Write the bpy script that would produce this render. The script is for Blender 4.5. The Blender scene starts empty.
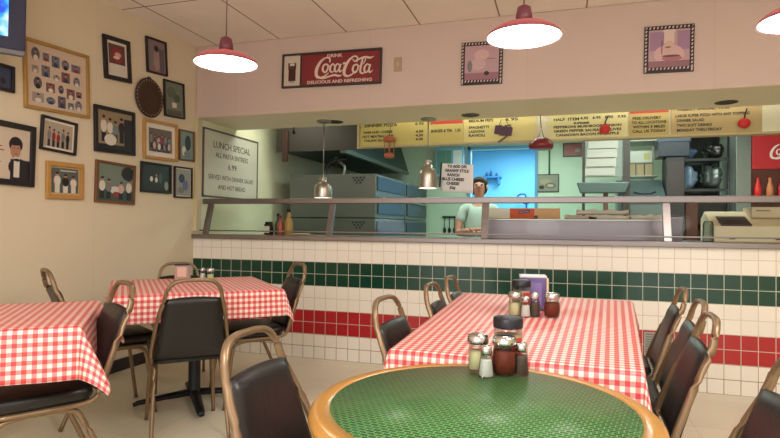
import bpy, bmesh, math, random
from mathutils import Vector, Matrix
random.seed(7)
C = bpy.context.scene.collection
SC = bpy.context.scene

# ------------------------------------------------------------------ camera, world, light, exposure
def rot_cols(y, p, r):
    cy, sy, cp, sp, cr, sr = math.cos(y), math.sin(y), math.cos(p), math.sin(p), math.cos(r), math.sin(r)
    fwd = Vector((sy*cp, cy*cp, sp)); rt0 = Vector((cy, -sy, 0)); up0 = rt0.cross(fwd)
    return rt0*cr + up0*sr, up0*cr - rt0*sr, fwd
cam = bpy.data.cameras.new('camera'); cam_o = bpy.data.objects.new('camera', cam); C.objects.link(cam_o)
rt, up, fw = rot_cols(-0.3005, 0.0139, 0.01053)
M = Matrix((rt, up, -fw)).transposed().to_4x4(); M.translation = Vector((3.3596, -4.6299, 1.2085))
cam_o.matrix_world = M
cam.sensor_width = 36; cam.lens = 552.55*36/780; cam.clip_start = .05
SC.camera = cam_o
SC.view_settings.view_transform = 'Standard'; SC.view_settings.look = 'None'
SC.view_settings.gamma = 1; SC.view_settings.use_curve_mapping = False
SC.view_settings.exposure = 0.8

W = bpy.data.worlds.new('world'); SC.world = W; W.use_nodes = True
W.node_tree.nodes['Background'].inputs[0].default_value = (1.0, .96, .925, 1)
W.node_tree.nodes['Background'].inputs[1].default_value = 1.15

def area(name, loc, size, power, col, rot=(0, 0, 0), sy=None):
    l = bpy.data.lights.new(name, 'AREA'); l.energy = power; l.color = col; l.size = size
    if sy: l.shape = 'RECTANGLE'; l.size_y = sy
    o = bpy.data.objects.new(name, l); o.location = loc; o.rotation_euler = rot; C.objects.link(o); return o
area('dining_fill_light', (2.6, -5.6, 2.93), 1.2, 60, (1, .96, .92), sy=.6)  # unseen fill lamps added to brighten the dining room, no fixture modelled
area('dining_fill_light', (4.6, -3.4, 2.93), 1.2, 34, (1, .96, .92), sy=.6)
area('kitchen_fill_light', (2.5, 1.10, 2.56), 1.5, 16, (.86, 1.0, .93), sy=.25)  # unseen kitchen fill added, kept near the front to brighten counter-facing sides
area('kitchen_fill_light', (4.4, 1.10, 2.56), 1.3, 19, (.86, 1.0, .94), sy=.25)
area('kitchen_fill_light', (3.0, 3.0, 2.56), 1.2, 20, (.82, 1.0, .90), sy=.3)
area('kitchen_fill_light', (.45, .93, 2.56), .6, 3.5, (.98, 1.0, .84), sy=.3)  # added fill to brighten the left kitchen wall
area('back_room_light', (2.9, 5.2, 2.70), .9, 44, (.6, .86, 1.0), sy=.5)

# ------------------------------------------------------------------ helpers
def lin(c):
    c = c/255.0
    return c/12.92 if c <= .04045 else ((c+.055)/1.055)**2.4
def rgb(r, g, b): return (lin(r), lin(g), lin(b), 1)
MATS = {}
def mat(name, col, rough=.6, metal=0, var=0, scale=8, emit=0, bump=0, spec=.5, coat=0):
    if name in MATS: return MATS[name]
    m = bpy.data.materials.new(name); m.use_nodes = True; nt = m.node_tree
    b = nt.nodes['Principled BSDF']; c = rgb(*col)
    b.inputs['Base Color'].default_value = c; b.inputs['Roughness'].default_value = rough
    b.inputs['Metallic'].default_value = metal; b.inputs['Specular IOR Level'].default_value = spec
    if coat: b.inputs['Coat Weight'].default_value = coat; b.inputs['Coat Roughness'].default_value = .15
    if emit: b.inputs['Emission Color'].default_value = c; b.inputs['Emission Strength'].default_value = emit
    if var or bump:
        tc = nt.nodes.new('ShaderNodeTexCoord'); n = nt.nodes.new('ShaderNodeTexNoise')
        n.inputs['Scale'].default_value = scale; n.inputs['Detail'].default_value = 5
        nt.links.new(tc.outputs['Object'], n.inputs['Vector'])
        if var:
            mx = nt.nodes.new('ShaderNodeMix'); mx.data_type = 'RGBA'
            mx.inputs[6].default_value = tuple(v*(1-var) for v in c[:3])+(1,)
            mx.inputs[7].default_value = tuple(min(1, v*(1+var)) for v in c[:3])+(1,)
            nt.links.new(n.outputs[0], mx.inputs[0]); nt.links.new(mx.outputs[2], b.inputs['Base Color'])
        if bump:
            bp = nt.nodes.new('ShaderNodeBump'); bp.inputs['Strength'].default_value = bump; bp.inputs['Distance'].default_value = .01
            nt.links.new(n.outputs[0], bp.inputs['Height']); nt.links.new(bp.outputs[0], b.inputs['Normal'])
    MATS[name] = m; return m
def glass(name, col=(235, 240, 238), refl=.5):
    m = bpy.data.materials.new(name); m.use_nodes = True; nt = m.node_tree; nt.nodes.clear()
    o = nt.nodes.new('ShaderNodeOutputMaterial'); t = nt.nodes.new('ShaderNodeBsdfTransparent'); g = nt.nodes.new('ShaderNodeBsdfGlossy')
    f = nt.nodes.new('ShaderNodeFresnel'); mx = nt.nodes.new('ShaderNodeMixShader'); mt = nt.nodes.new('ShaderNodeMath'); mt.operation = 'MULTIPLY'
    mt.inputs[1].default_value = refl; f.inputs[0].default_value = 1.45
    t.inputs[0].default_value = rgb(*col); g.inputs['Roughness'].default_value = .03
    nt.links.new(f.outputs[0], mt.inputs[0]); nt.links.new(mt.outputs[0], mx.inputs[0])
    nt.links.new(t.outputs[0], mx.inputs[1]); nt.links.new(g.outputs[0], mx.inputs[2]); nt.links.new(mx.outputs[0], o.inputs[0])
    MATS[name] = m; return m

class MB:
    def __init__(s): s.bm = bmesh.new(); s.mi = 0
    def face(s, vs):
        try: f = s.bm.faces.new(vs); f.material_index = s.mi; f.smooth = True; return f
        except ValueError: return None
    def box(s, x0, x1, y0, y1, z0, z1):
        v = [s.bm.verts.new(p) for p in ((x0,y0,z0),(x1,y0,z0),(x1,y1,z0),(x0,y1,z0),(x0,y0,z1),(x1,y0,z1),(x1,y1,z1),(x0,y1,z1))]
        for q in ((0,3,2,1),(4,5,6,7),(0,1,5,4),(1,2,6,5),(2,3,7,6),(3,0,4,7)):
            f = s.face([v[i] for i in q]); f.smooth = False
        return s
    def prism(s, pts, a, b, axis='z'):
        """closed outline pts (2D), extruded a..b along axis"""
        def P(p, t): return {'z': (p[0], p[1], t), 'y': (p[0], t, p[1]), 'x': (t, p[0], p[1])}[axis]
        A = [s.bm.verts.new(P(p, a)) for p in pts]; B = [s.bm.verts.new(P(p, b)) for p in pts]; n = len(pts)
        for i in range(n):
            f = s.face([A[i], A[(i+1) % n], B[(i+1) % n], B[i]]); f.smooth = False
        f = s.face(A[::-1]); f.smooth = False; f = s.face(B); f.smooth = False
        return s
    def tube(s, pts, r, n=10, rx=1.0, closed=False, side=None, cap=True):
        pts = [Vector(p) for p in pts]; N = len(pts); rings = []
        for i, p in enumerate(pts):
            a = pts[i-1] if (i or closed) else pts[0]; b = pts[(i+1) % N] if (i < N-1 or closed) else pts[-1]
            t = (b-a).normalized()
            ref = Vector(side) if side else (Vector((0, 0, 1)) if abs(t.z) < .9 else Vector((1, 0, 0)))
            u = (ref - t*ref.dot(t)).normalized(); w = t.cross(u)
            rr = r[i] if isinstance(r, (list, tuple)) else r
            rings.append([s.bm.verts.new(p+(u*math.cos(k*2*math.pi/n)*rx+w*math.sin(k*2*math.pi/n))*rr) for k in range(n)])
        for i in range(N if closed else N-1):
            A, B = rings[i], rings[(i+1) % N]
            for k in range(n): s.face([A[k], A[(k+1) % n], B[(k+1) % n], B[k]])
        if not closed and cap: s.face(rings[0][::-1]); s.face(rings[-1])
        return s
    def lathe(s, prof, n=32, c=(0, 0, 0), cap=True, sx=1, sy=1):
        rings = []
        for r, z in prof: rings.append([s.bm.verts.new((c[0]+sx*r*math.cos(k*2*math.pi/n), c[1]+sy*r*math.sin(k*2*math.pi/n), c[2]+z)) for k in range(n)])
        for A, B in zip(rings, rings[1:]):
            for k in range(n): s.face([A[k], A[(k+1) % n], B[(k+1) % n], B[k]])
        if cap: s.face(rings[0][::-1]); s.face(rings[-1])
        return s
    def ell(s, c, rx, ry, rz, n=16, m=8):
        pr = [(math.cos(-math.pi/2+math.pi*i/m), math.sin(-math.pi/2+math.pi*i/m)) for i in range(m+1)]
        rings = [[s.bm.verts.new((c[0]+rx*a*math.cos(k*2*math.pi/n), c[1]+ry*a*math.sin(k*2*math.pi/n), c[2]+rz*b)) for k in range(n)] for a, b in pr[1:-1]]
        for A, B in zip(rings, rings[1:]):
            for k in range(n): s.face([A[k], A[(k+1) % n], B[(k+1) % n], B[k]])
        lo = s.bm.verts.new((c[0], c[1], c[2]-rz)); hi = s.bm.verts.new((c[0], c[1], c[2]+rz))
        for k in range(n): s.face([lo, rings[0][(k+1) % n], rings[0][k]]); s.face([hi, rings[-1][k], rings[-1][(k+1) % n]])
        return s
    def slab(s, outline, z0, z1, r, k=4):
        """rounded-edge slab over a closed 2D outline around the origin-ish"""
        cx = sum(p[0] for p in outline)/len(outline); cy = sum(p[1] for p in outline)/len(outline)
        prof = []
        for i in range(k+1):
            a = math.pi/2*i/k; prof.append((r*(1-math.sin(a)), z0+r*(1-math.cos(a))))
        for i in range(k+1):
            a = math.pi/2*i/k; prof.append((r*(1-math.cos(a)), z1-r+r*math.sin(a)))
        rings = []
        for ins, z in prof:
            ring = []
            for x, y in outline:
                d = math.hypot(x-cx, y-cy); f = max(0, (d-ins)/d); ring.append(s.bm.verts.new((cx+(x-cx)*f, cy+(y-cy)*f, z)))
            rings.append(ring)
        n = len(outline)
        for A, B in zip(rings, rings[1:]):
            for j in range(n): s.face([A[j], A[(j+1) % n], B[(j+1) % n], B[j]])
        s.face(rings[0][::-1]); s.face(rings[-1]); return s
    def xf(s, m): bmesh.ops.transform(s.bm, matrix=m, verts=s.bm.verts[:]); return s
    def flat2d(s, pts, z):
        v = [s.bm.verts.new((x, y, z)) for x, y in pts]; f = s.face(v)
        if f: f.smooth = False
        return s
    def build(s, name, mats, parent=None, bevel=0, smooth=None):
        me = bpy.data.meshes.new(name); bmesh.ops.recalc_face_normals(s.bm, faces=s.bm.faces[:]); s.bm.to_mesh(me); s.bm.free()
        for m in (mats if isinstance(mats, (list, tuple)) else [mats]): me.materials.append(m)
        o = bpy.data.objects.new(name, me); C.objects.link(o)
        if parent: o.parent = parent
        if bevel:
            b = o.modifiers.new('bevel', 'BEVEL'); b.width = bevel; b.segments = 2; b.limit_method = 'ANGLE'
        return o
def rrect(w, d, r, k=5, cx=0, cy=0):
    out = []
    for sx, sy, a0 in ((1, 1, 0), (-1, 1, 90), (-1, -1, 180), (1, -1, 270)):
        for i in range(k+1):
            a = math.radians(a0+90*i/k); out.append((cx+sx*(w/2-r)+r*math.cos(a), cy+sy*(d/2-r)+r*math.sin(a)))
    return out
def spline(pts, k=6):
    P = [Vector(p) for p in pts]; P = [P[0]*2-P[1]]+P+[P[-1]*2-P[-2]]; out = []
    for i in range(1, len(P)-2):
        a, b, c, d = P[i-1:i+3]
        for j in range(k):
            t = j/k; out.append(.5*((2*b)+(c-a)*t+(2*a-5*b+4*c-d)*t*t+(3*b-a-3*c+d)*t**3))
    out.append(P[-2]); return out
def tag(o, label, cat, group=None, kind=None):
    o['label'] = label; o['category'] = cat
    if group: o['group'] = group
    if kind: o['kind'] = kind
    return o
def thing(name, label, cat, loc=(0, 0, 0), rz=0, group=None, rot=None):
    o = bpy.data.objects.new(name, None); C.objects.link(o); o.empty_display_size = .1
    o.location = loc; o.rotation_euler = rot if rot else (0, 0, rz); return tag(o, label, cat, group)
def struct(name, mb, m, bevel=0):
    o = mb.build(name, m, None, bevel); o['kind'] = 'structure'; return o
def dup(root, loc, rz, label, group=None):
    r = root.copy(); C.objects.link(r); r.location = loc; r.rotation_euler = (0, 0, rz); r['label'] = label
    if group: r['group'] = group
    def rec(a, b):
        for ch in [o for o in list(C.objects) if o.parent == a]:
            c = ch.copy(); C.objects.link(c); c.parent = b; rec(ch, c)
    rec(root, r); return r
def text(name, body, size, m, parent, x=0, y=0, z=0, align='CENTER', width=None, shear=0, ext=.0006, rotz=0, bold=0):
    cu = bpy.data.curves.new('t', 'FONT'); cu.body = body; cu.size = size; cu.align_x = align; cu.align_y = 'CENTER'
    cu.extrude = ext; cu.resolution_u = 2; cu.shear = shear; cu.offset = bold
    t = bpy.data.objects.new('t', cu); C.objects.link(t); bpy.context.view_layer.update()
    me = bpy.data.meshes.new_from_object(t.evaluated_get(bpy.context.evaluated_depsgraph_get())); me.name = name
    bpy.data.objects.remove(t); bpy.data.curves.remove(cu)
    if width and me.vertices:
        xs = [v.co.x for v in me.vertices]; k = width/(max(xs)-min(xs))
        for v in me.vertices: v.co.x *= k
    me.materials.clear(); me.materials.append(m)
    o = bpy.data.objects.new(name, me); C.objects.link(o); o.parent = parent; o.location = (x, y, z); o.rotation_euler = (0, 0, rotz); return o
def on_left_wall(o, y, z, tilt=0, x=-.098):   # local x -> +Y, y -> +Z, z -> +X
    m = Matrix(((0, 0, 1), (1, 0, 0), (0, 1, 0))).to_4x4() @ Matrix.Rotation(math.radians(tilt), 4, 'Z')
    o.rotation_euler = m.to_euler(); o.location = (x, y, z)
def on_front(o, x, z, tilt=0, y=-.002):       # faces -Y
    m = Matrix(((1, 0, 0), (0, 0, -1), (0, 1, 0))).to_4x4() @ Matrix.Rotation(math.radians(tilt), 4, 'Z')
    o.rotation_euler = m.to_euler(); o.location = (x, y, z)

# ------------------------------------------------------------------ materials
chrome = mat('steel', (190, 185, 178), .28, .9, var=.08, scale=3)
ledge_steel = mat('ledge_steel', (138, 130, 128), .3, .85, var=.08, scale=3)
steel_dull = mat('steel_dull', (150, 150, 145), .42, .75, var=.08, scale=2)
bronze = mat('bronze_frame', (138, 114, 88), .36, .55, var=.08, scale=20)
vinyl = mat('black_vinyl', (26, 22, 22), .38, 0, var=.15, scale=30, bump=.15)
blackm = mat('black_iron', (22, 24, 28), .45, .2)
wood = mat('oak_rim', (182, 130, 62), .28, 0, var=.12, scale=9, coat=.5)
goldf = mat('gold_frame', (176, 138, 74), .4, .3, var=.1, scale=20)
oakf = mat('oak_frame', (184, 138, 74), .5, 0, var=.12, scale=20)
brownf = mat('brown_frame', (112, 72, 42), .5, 0, var=.12, scale=20)
blackf = mat('black_frame', (28, 22, 26), .45)
whitem = mat('white_card', (226, 218, 205), .7)
white_p = mat('white_plastic', (228, 226, 222), .5)
blacktxt = mat('black_letters', (26, 26, 28), .6)
redm = mat('red_enamel', (152, 28, 36), .4)
clear = glass('clear_glass')
guard_glass = glass('guard_glass', (246, 250, 248), .12)

def tile_mat():
    m = bpy.data.materials.new('wall_tile'); m.use_nodes = True; nt = m.node_tree; b = nt.nodes['Principled BSDF']; L = nt.links.new
    tc = nt.nodes.new('ShaderNodeTexCoord'); sp = nt.nodes.new('ShaderNodeSeparateXYZ'); L(tc.outputs['Object'], sp.inputs[0])
    cb = nt.nodes.new('ShaderNodeCombineXYZ'); L(sp.outputs[0], cb.inputs[0]); L(sp.outputs[2], cb.inputs[1])
    br = nt.nodes.new('ShaderNodeTexBrick'); br.offset = 0; br.squash = 1; L(cb.outputs[0], br.inputs['Vector'])
    br.inputs['Scale'].default_value = 1; br.inputs['Brick Width'].default_value = .11; br.inputs['Row Height'].default_value = .11
    br.inputs['Mortar Size'].default_value = .0026; br.inputs['Mortar Smooth'].default_value = .1
    br.inputs['Color1'].default_value = (1, 1, 1, 1); br.inputs['Color2'].default_value = (.96, .96, .96, 1); br.inputs['Mortar'].default_value = (0, 0, 0, 1)
    dv = nt.nodes.new('ShaderNodeMath'); dv.operation = 'DIVIDE'; dv.inputs[1].default_value = 1.1; L(sp.outputs[2], dv.inputs[0])
    cr = nt.nodes.new('ShaderNodeValToRGB'); cr.color_ramp.interpolation = 'CONSTANT'; e = cr.color_ramp.elements
    wt, gr, rd = rgb(240, 232, 220), rgb(12, 62, 44), rgb(176, 32, 38)
    e[0].position = 0; e[0].color = wt; e[1].position = .2; e[1].color = rd
    for p, c in ((.4, wt), (.6, gr), (.8, wt)): k = e.new(p); k.color = c
    L(dv.outputs[0], cr.inputs[0])
    gm = nt.nodes.new('ShaderNodeValToRGB'); gm.color_ramp.interpolation = 'CONSTANT'; g = gm.color_ramp.elements
    g[0].position = 0; g[0].color = rgb(130, 118, 98); g[1].position = .1; g[1].color = rgb(170, 158, 138)
    for p, c in ((.2, rgb(206, 190, 172)), (.4, rgb(206, 196, 178)), (.6, rgb(190, 194, 178)), (.8, rgb(206, 196, 178))): k = g.new(p); k.color = c
    L(dv.outputs[0], gm.inputs[0])
    mul = nt.nodes.new('ShaderNodeMix'); mul.data_type = 'RGBA'; mul.blend_type = 'MULTIPLY'; mul.inputs[0].default_value = 1
    L(cr.outputs[0], mul.inputs[6]); L(br.outputs['Color'], mul.inputs[7])
    mx = nt.nodes.new('ShaderNodeMix'); mx.data_type = 'RGBA'; L(br.outputs['Fac'], mx.inputs[0]); L(mul.outputs[2], mx.inputs[6]); L(gm.outputs[0], mx.inputs[7])
    L(mx.outputs[2], b.inputs['Base Color']); b.inputs['Roughness'].default_value = .22
    bp = nt.nodes.new('ShaderNodeBump'); bp.invert = True; bp.inputs['Strength'].default_value = .4; bp.inputs['Distance'].default_value = .002
    L(br.outputs['Fac'], bp.inputs['Height']); L(bp.outputs[0], b.inputs['Normal']); return m
def grid_mat(name, col, line, w, h, mort, off=(0, 0), rough=.5, var=.06, wall=False, bumps=0, freq=3):
    m = bpy.data.materials.new(name); m.use_nodes = True; nt = m.node_tree; b = nt.nodes['Principled BSDF']; L = nt.links.new
    tc = nt.nodes.new('ShaderNodeTexCoord'); mp = nt.nodes.new('ShaderNodeMapping'); L(tc.outputs['Object'], mp.inputs[0])
    mp.inputs['Location'].default_value = (off[0], off[1], 0)
    if wall: mp.inputs['Rotation'].default_value = (math.radians(-90), 0, 0)
    br = nt.nodes.new('ShaderNodeTexBrick'); br.offset = 0; L(mp.outputs[0], br.inputs['Vector'])
    br.inputs['Scale'].default_value = 1; br.inputs['Brick Width'].default_value = w; br.inputs['Row Height'].default_value = h
    br.inputs['Mortar Size'].default_value = mort
    c = rgb(*col); br.inputs['Color1'].default_value = c; br.inputs['Color2'].default_value = tuple(v*(1-var) for v in c[:3])+(1,)
    br.inputs['Mortar'].default_value = rgb(*line)
    n = nt.nodes.new('ShaderNodeTexNoise'); n.inputs['Scale'].default_value = freq; n.inputs['Detail'].default_value = 6; L(tc.outputs['Object'], n.inputs['Vector'])
    mr = nt.nodes.new('ShaderNodeMapRange'); mr.inputs[3].default_value = 1-var*1.6; mr.inputs[4].default_value = 1+var*1.2; L(n.outputs[0], mr.inputs[0])
    mul = nt.nodes.new('ShaderNodeVectorMath'); mul.operation = 'SCALE'; L(br.outputs['Color'], mul.inputs[0]); L(mr.outputs[0], mul.inputs['Scale'])
    L(mul.outputs[0], b.inputs['Base Color']); b.inputs['Roughness'].default_value = rough
    if bumps:
        n2 = nt.nodes.new('ShaderNodeTexNoise'); n2.inputs['Scale'].default_value = 90; L(tc.outputs['Object'], n2.inputs['Vector'])
        bp = nt.nodes.new('ShaderNodeBump'); bp.inputs['Strength'].default_value = bumps; bp.inputs['Distance'].default_value = .003
        L(n2.outputs[0], bp.inputs['Height']); L(bp.outputs[0], b.inputs['Normal'])
    return m
def gingham(name, per, red=(204, 62, 68), pink=(226, 138, 132), cream=(240, 226, 216)):
    m = bpy.data.materials.new(name); m.use_nodes = True; nt = m.node_tree; b = nt.nodes['Principled BSDF']; L = nt.links.new
    uv = nt.nodes.new('ShaderNodeUVMap'); sp = nt.nodes.new('ShaderNodeSeparateXYZ'); L(uv.outputs[0], sp.inputs[0]); st = []
    for i in (0, 1):
        d = nt.nodes.new('ShaderNodeMath'); d.operation = 'DIVIDE'; d.inputs[1].default_value = per; L(sp.outputs[i], d.inputs[0])
        f = nt.nodes.new('ShaderNodeMath'); f.operation = 'FRACT'; L(d.outputs[0], f.inputs[0])
        g = nt.nodes.new('ShaderNodeMath'); g.operation = 'LESS_THAN'; g.inputs[1].default_value = .5; L(f.outputs[0], g.inputs[0]); st.append(g)
    ad = nt.nodes.new('ShaderNodeMath'); ad.operation = 'ADD'; L(st[0].outputs[0], ad.inputs[0]); L(st[1].outputs[0], ad.inputs[1])
    hf = nt.nodes.new('ShaderNodeMath'); hf.operation = 'MULTIPLY'; hf.inputs[1].default_value = .5; L(ad.outputs[0], hf.inputs[0])
    cr = nt.nodes.new('ShaderNodeValToRGB'); cr.color_ramp.interpolation = 'CONSTANT'; e = cr.color_ramp.elements
    e[0].position = 0; e[0].color = rgb(*cream); e[1].position = .3; e[1].color = rgb(*pink); k = e.new(.8); k.color = rgb(*red)
    L(hf.outputs[0], cr.inputs[0]); L(cr.outputs[0], b.inputs['Base Color']); b.inputs['Roughness'].default_value = .42
    return m
def weave_mat():
    m = bpy.data.materials.new('green_weave'); m.use_nodes = True; nt = m.node_tree; b = nt.nodes['Principled BSDF']; L = nt.links.new
    tc = nt.nodes.new('ShaderNodeTexCoord'); mp = nt.nodes.new('ShaderNodeMapping'); mp.inputs['Rotation'].default_value = (0, 0, .2); L(tc.outputs['Object'], mp.inputs[0])
    br = nt.nodes.new('ShaderNodeTexBrick'); br.offset = .5; L(mp.outputs[0], br.inputs['Vector']); br.inputs['Scale'].default_value = 1
    br.inputs['Brick Width'].default_value = .021; br.inputs['Row Height'].default_value = .013; br.inputs['Mortar Size'].default_value = .0017; br.inputs['Mortar Smooth'].default_value = .4
    br.inputs['Color1'].default_value = rgb(16, 76, 44); br.inputs['Color2'].default_value = rgb(32, 100, 54); br.inputs['Mortar'].default_value = rgb(122, 150, 92)
    L(br.outputs['Color'], b.inputs['Base Color']); b.inputs['Roughness'].default_value = .3; b.inputs['Specular IOR Level'].default_value = .35
    return m

# ------------------------------------------------------------------ structure
XR = 6.6; YB = -7.5
cream_wall = grid_mat('cream_wall', (220, 207, 180), (206, 193, 166), 1.22, 5, .0015, (0, 0), .6, .03, bumps=.25, freq=.7)
MW = cream_wall; MW.node_tree.nodes['Mapping'].inputs['Rotation'].default_value = (0, math.radians(90), math.radians(90))
pink_wall = grid_mat('pink_beige_wall', (206, 184, 174), (192, 168, 158), 1.362, 5, .002, (-.361+.001, -3), .6, .03, wall=True, bumps=.25, freq=.7)
struct('floor', MB().box(-.25, XR, YB, 7, -.1, 0), grid_mat('vinyl_floor', (226, 218, 194), (196, 186, 160), .61, .61, .0022, (.12, .2), .28, .08, freq=2))
struct('ceiling', MB().box(-.25, XR, YB, .12, 2.97, 3.07), grid_mat('ceiling_tile', (248, 236, 224), (150, 130, 112), .6835, 1.36, .007, (-.125, .97), .8, .05, bumps=.3))
struct('wall_left', MB().box(-.25, -.1, YB, .12, 0, 2.97), cream_wall)
struct('wall_kitchen_left', MB().box(-.25, -.1, .12, 4.2, 0, 2.6), mat('kitchen_wall_paint', (230, 232, 200), .6, var=.04, scale=2))
struct('wall_back', MB().box(-.1, XR, 0, .12, 0, 1.0745), tile_mat())
mb = MB().box(-.1, XR, 0, .74, 2.262, 2.97)
o = struct('wall_soffit', mb, [pink_wall, mat('soffit_underside', (236, 224, 194), .6, var=.03, scale=2)], bevel=.012)
for p in o.data.polygons:
    if p.normal.z < -.5: p.material_index = 1
struct('wall_right', MB().box(XR, XR+.12, YB, 4.3, 0, 2.97), cream_wall)
green_wall = mat('kitchen_green_paint', (188, 212, 190), .6, var=.04, scale=2)
struct('wall_kitchen_back', MB().box(-.1, 1.97, 4.2, 4.32, 0, 2.6).box(2.965, XR, 4.2, 4.32, 0, 2.6).box(1.97, 2.965, 4.2, 4.32, 2.45, 2.6), green_wall)
struct('ceiling_kitchen', MB().box(-.25, XR, .74, 7, 2.6, 2.66).build('x', mat('kitchen_ceiling_paint', (200, 205, 190), .8)) and MB().box(-.25, XR, .745, 4.3, 2.6, 2.66), MATS['kitchen_ceiling_paint'])
bpy.data.objects.remove(bpy.data.objects['x'])
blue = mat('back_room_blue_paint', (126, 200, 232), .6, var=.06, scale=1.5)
struct('wall_back_room', MB().box(.9, 4.1, 6.5, 6.6, 0, 2.85).box(.8, .9, 4.32, 6.6, 0, 2.85).box(4.1, 4.2, 4.32, 6.6, 0, 2.85), blue)
struct('ceiling_back_room', MB().box(.8, 4.2, 4.32, 6.6, 2.74, 2.8), mat('back_room_dark_blue', (28, 62, 116), .7))
struct('trim_1', MB().box(1.92, 1.97, 4.17, 4.2, 0, 2.5).box(2.965, 3.01, 4.17, 4.2, 0, 2.5).box(1.92, 3.01, 4.17, 4.2, 2.45, 2.5), mat('door_trim', (90, 150, 190), .5), .004)
struct('baseboard_left', MB().box(-.1, -.088, YB, 0, 0, .1), mat('black_cove_base', (34, 30, 30), .5), .003)
struct('trim_2', MB().box(-.1, -.06, -.012, 0, 1.14, 2.262), mat('corner_trim', (206, 192, 150), .5), .003)
tag(MB().box(3.97, 4.17, -.006, 0, .03, .425).build('wall_vent', mat('vent_grille', (168, 164, 156), .5), None, .002), 'grey louvred vent low on tiled wall behind right chairs', 'vent')
vt = bpy.data.objects['wall_vent']
sl = MB()
for i in range(20): sl.box(3.98, 4.16, -.011, -.006, .045+i*.019, .053+i*.019)
sl.build('louvre', mat('vent_slat', (120, 118, 112), .5), vt)

# stainless ledge capping the half wall, and counter behind
led = thing('counter_ledge', 'long stainless steel ledge capping the tiled half wall', 'ledge', (0, 0, 1.0745))
MB().box(-.1, XR, -.035, .14, 0, .042).build('edge_cap', ledge_steel, led, .006)
MB().box(-.1, XR, .14, .95, .02, .036).build('counter_top', steel_dull, led)
cb_ = MB().box(-.1, XR, .3, .9, 0, 1.09)
struct('wall_counter_base', cb_, mat('counter_base_steel', (120, 122, 118), .5, .5))

# sneeze guard
sg = thing('sneeze_guard', 'stainless framed glass sneeze guard along the serving ledge', 'sneeze guard', (0, 0, 1.117))
MB().box(-.08, XR, .105, .16, .300, .352).build('top_rail', ledge_steel, sg, .006)
MB().box(-.06, XR, .035, .05, .03, .042).build('bottom_rail', ledge_steel, sg, .003)
for x in (.005, 1.325, 2.742, 4.14, 5.5):
    MB().prism([(.03, 0), (.06, 0), (.15, .31), (.12, .31)], x-.029, x+.029, 'x').build('post', ledge_steel, sg, .003)
gm = MB()
for a, b in zip((.03, 1.35, 2.767, 4.165), (1.30, 2.717, 4.115, 5.475)):
    g = MB().prism([(.05, .012), (.054, .012), (.138, .305), (.134, .305)], a, b, 'x').build('glass_panel', guard_glass, sg)

# ------------------------------------------------------------------ ceiling fixtures in soffit
dt = mat('downlight_dark', (46, 40, 34), .6)
for i, (x, lab) in enumerate(((1.171, 'dark unlit downlight in soffit above left heat lamp'), (2.541, 'dark unlit downlight in soffit near middle of serving window'), (4.653, 'dark unlit downlight in soffit at right end'))):
    t = thing('recessed_downlight', lab, 'downlight', (x, .52, 2.262), 0, 'downlights in the soffit')
    MB().lathe([(.085, 0), (.085, -.004), (.07, -.006), (.068, 0)], 28, cap=False).build('trim_ring', mat('downlight_ring', (70, 58, 46), .5), t)
    MB().lathe([(.068, -.001), (.05, -.0025), (.01, -.003)], 28).build('baffle', dt, t)

# ------------------------------------------------------------------ pendant lamps
def shade_mat():
    m = bpy.data.materials.new('red_lamp_shade'); m.use_nodes = True; nt = m.node_tree; b = nt.nodes['Principled BSDF']
    b.inputs['Base Color'].default_value = rgb(112, 64, 72); b.inputs['Roughness'].default_value = .35
    t = nt.nodes.new('ShaderNodeBsdfTranslucent'); t.inputs[0].default_value = rgb(255, 120, 120)
    mx = nt.nodes.new('ShaderNodeMixShader'); mx.inputs[0].default_value = .03
    nt.links.new(b.outputs[0], mx.inputs[1]); nt.links.new(t.outputs[0], mx.inputs[2]); nt.links.new(mx.outputs[0], nt.nodes['Material Output'].inputs[0]); return m
shm = shade_mat(); glow = mat('lamp_glow', (255, 247, 240), .5, emit=7)
def pendant(x, y, z, lab):
    t = thing('pendant_lamp', lab, 'lamp', (x, y, z), 0, 'red pendant lamps over the tables')
    MB().lathe([(.2, 0), (.198, .012), (.185, .028), (.15, .052), (.1, .068), (.052, .082), (.045, .088)], 40, cap=False).build('lamp_shade', shm, t)
    MB().lathe([(.046, .082), (.044, .12), (.036, .165), (.02, .175)], 24).build('lamp_cap', mat('lamp_cap_red', (112, 56, 68), .35), t)
    MB().lathe([(.194, .004), (.12, -.001), (.02, -.003)], 40).build('diffuser', glow, t)
    MB().tube([(0, 0, .17), (0, 0, 2.97-z)], .004, 8).build('cord', mat('lamp_cord', (120, 96, 84), .6), t)
    l = bpy.data.lights.new('bulb', 'POINT'); l.energy = 1.3; l.color = (1, .86, .78); l.shadow_soft_size = .03
    lo = bpy.data.objects.new('bulb', l); C.objects.link(lo); lo.parent = t; lo.location = (0, 0, .035)
pendant(1.295, -1.566, 2.24, 'red pendant lamp glowing white nearest the photo wall')
pendant(3.16, -1.568, 2.24, 'red pendant lamp glowing white over the long checked table')
pendant(4.49, -1.47, 2.235, 'red pendant lamp glowing white above right chairs, cut by photo edge')

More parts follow.
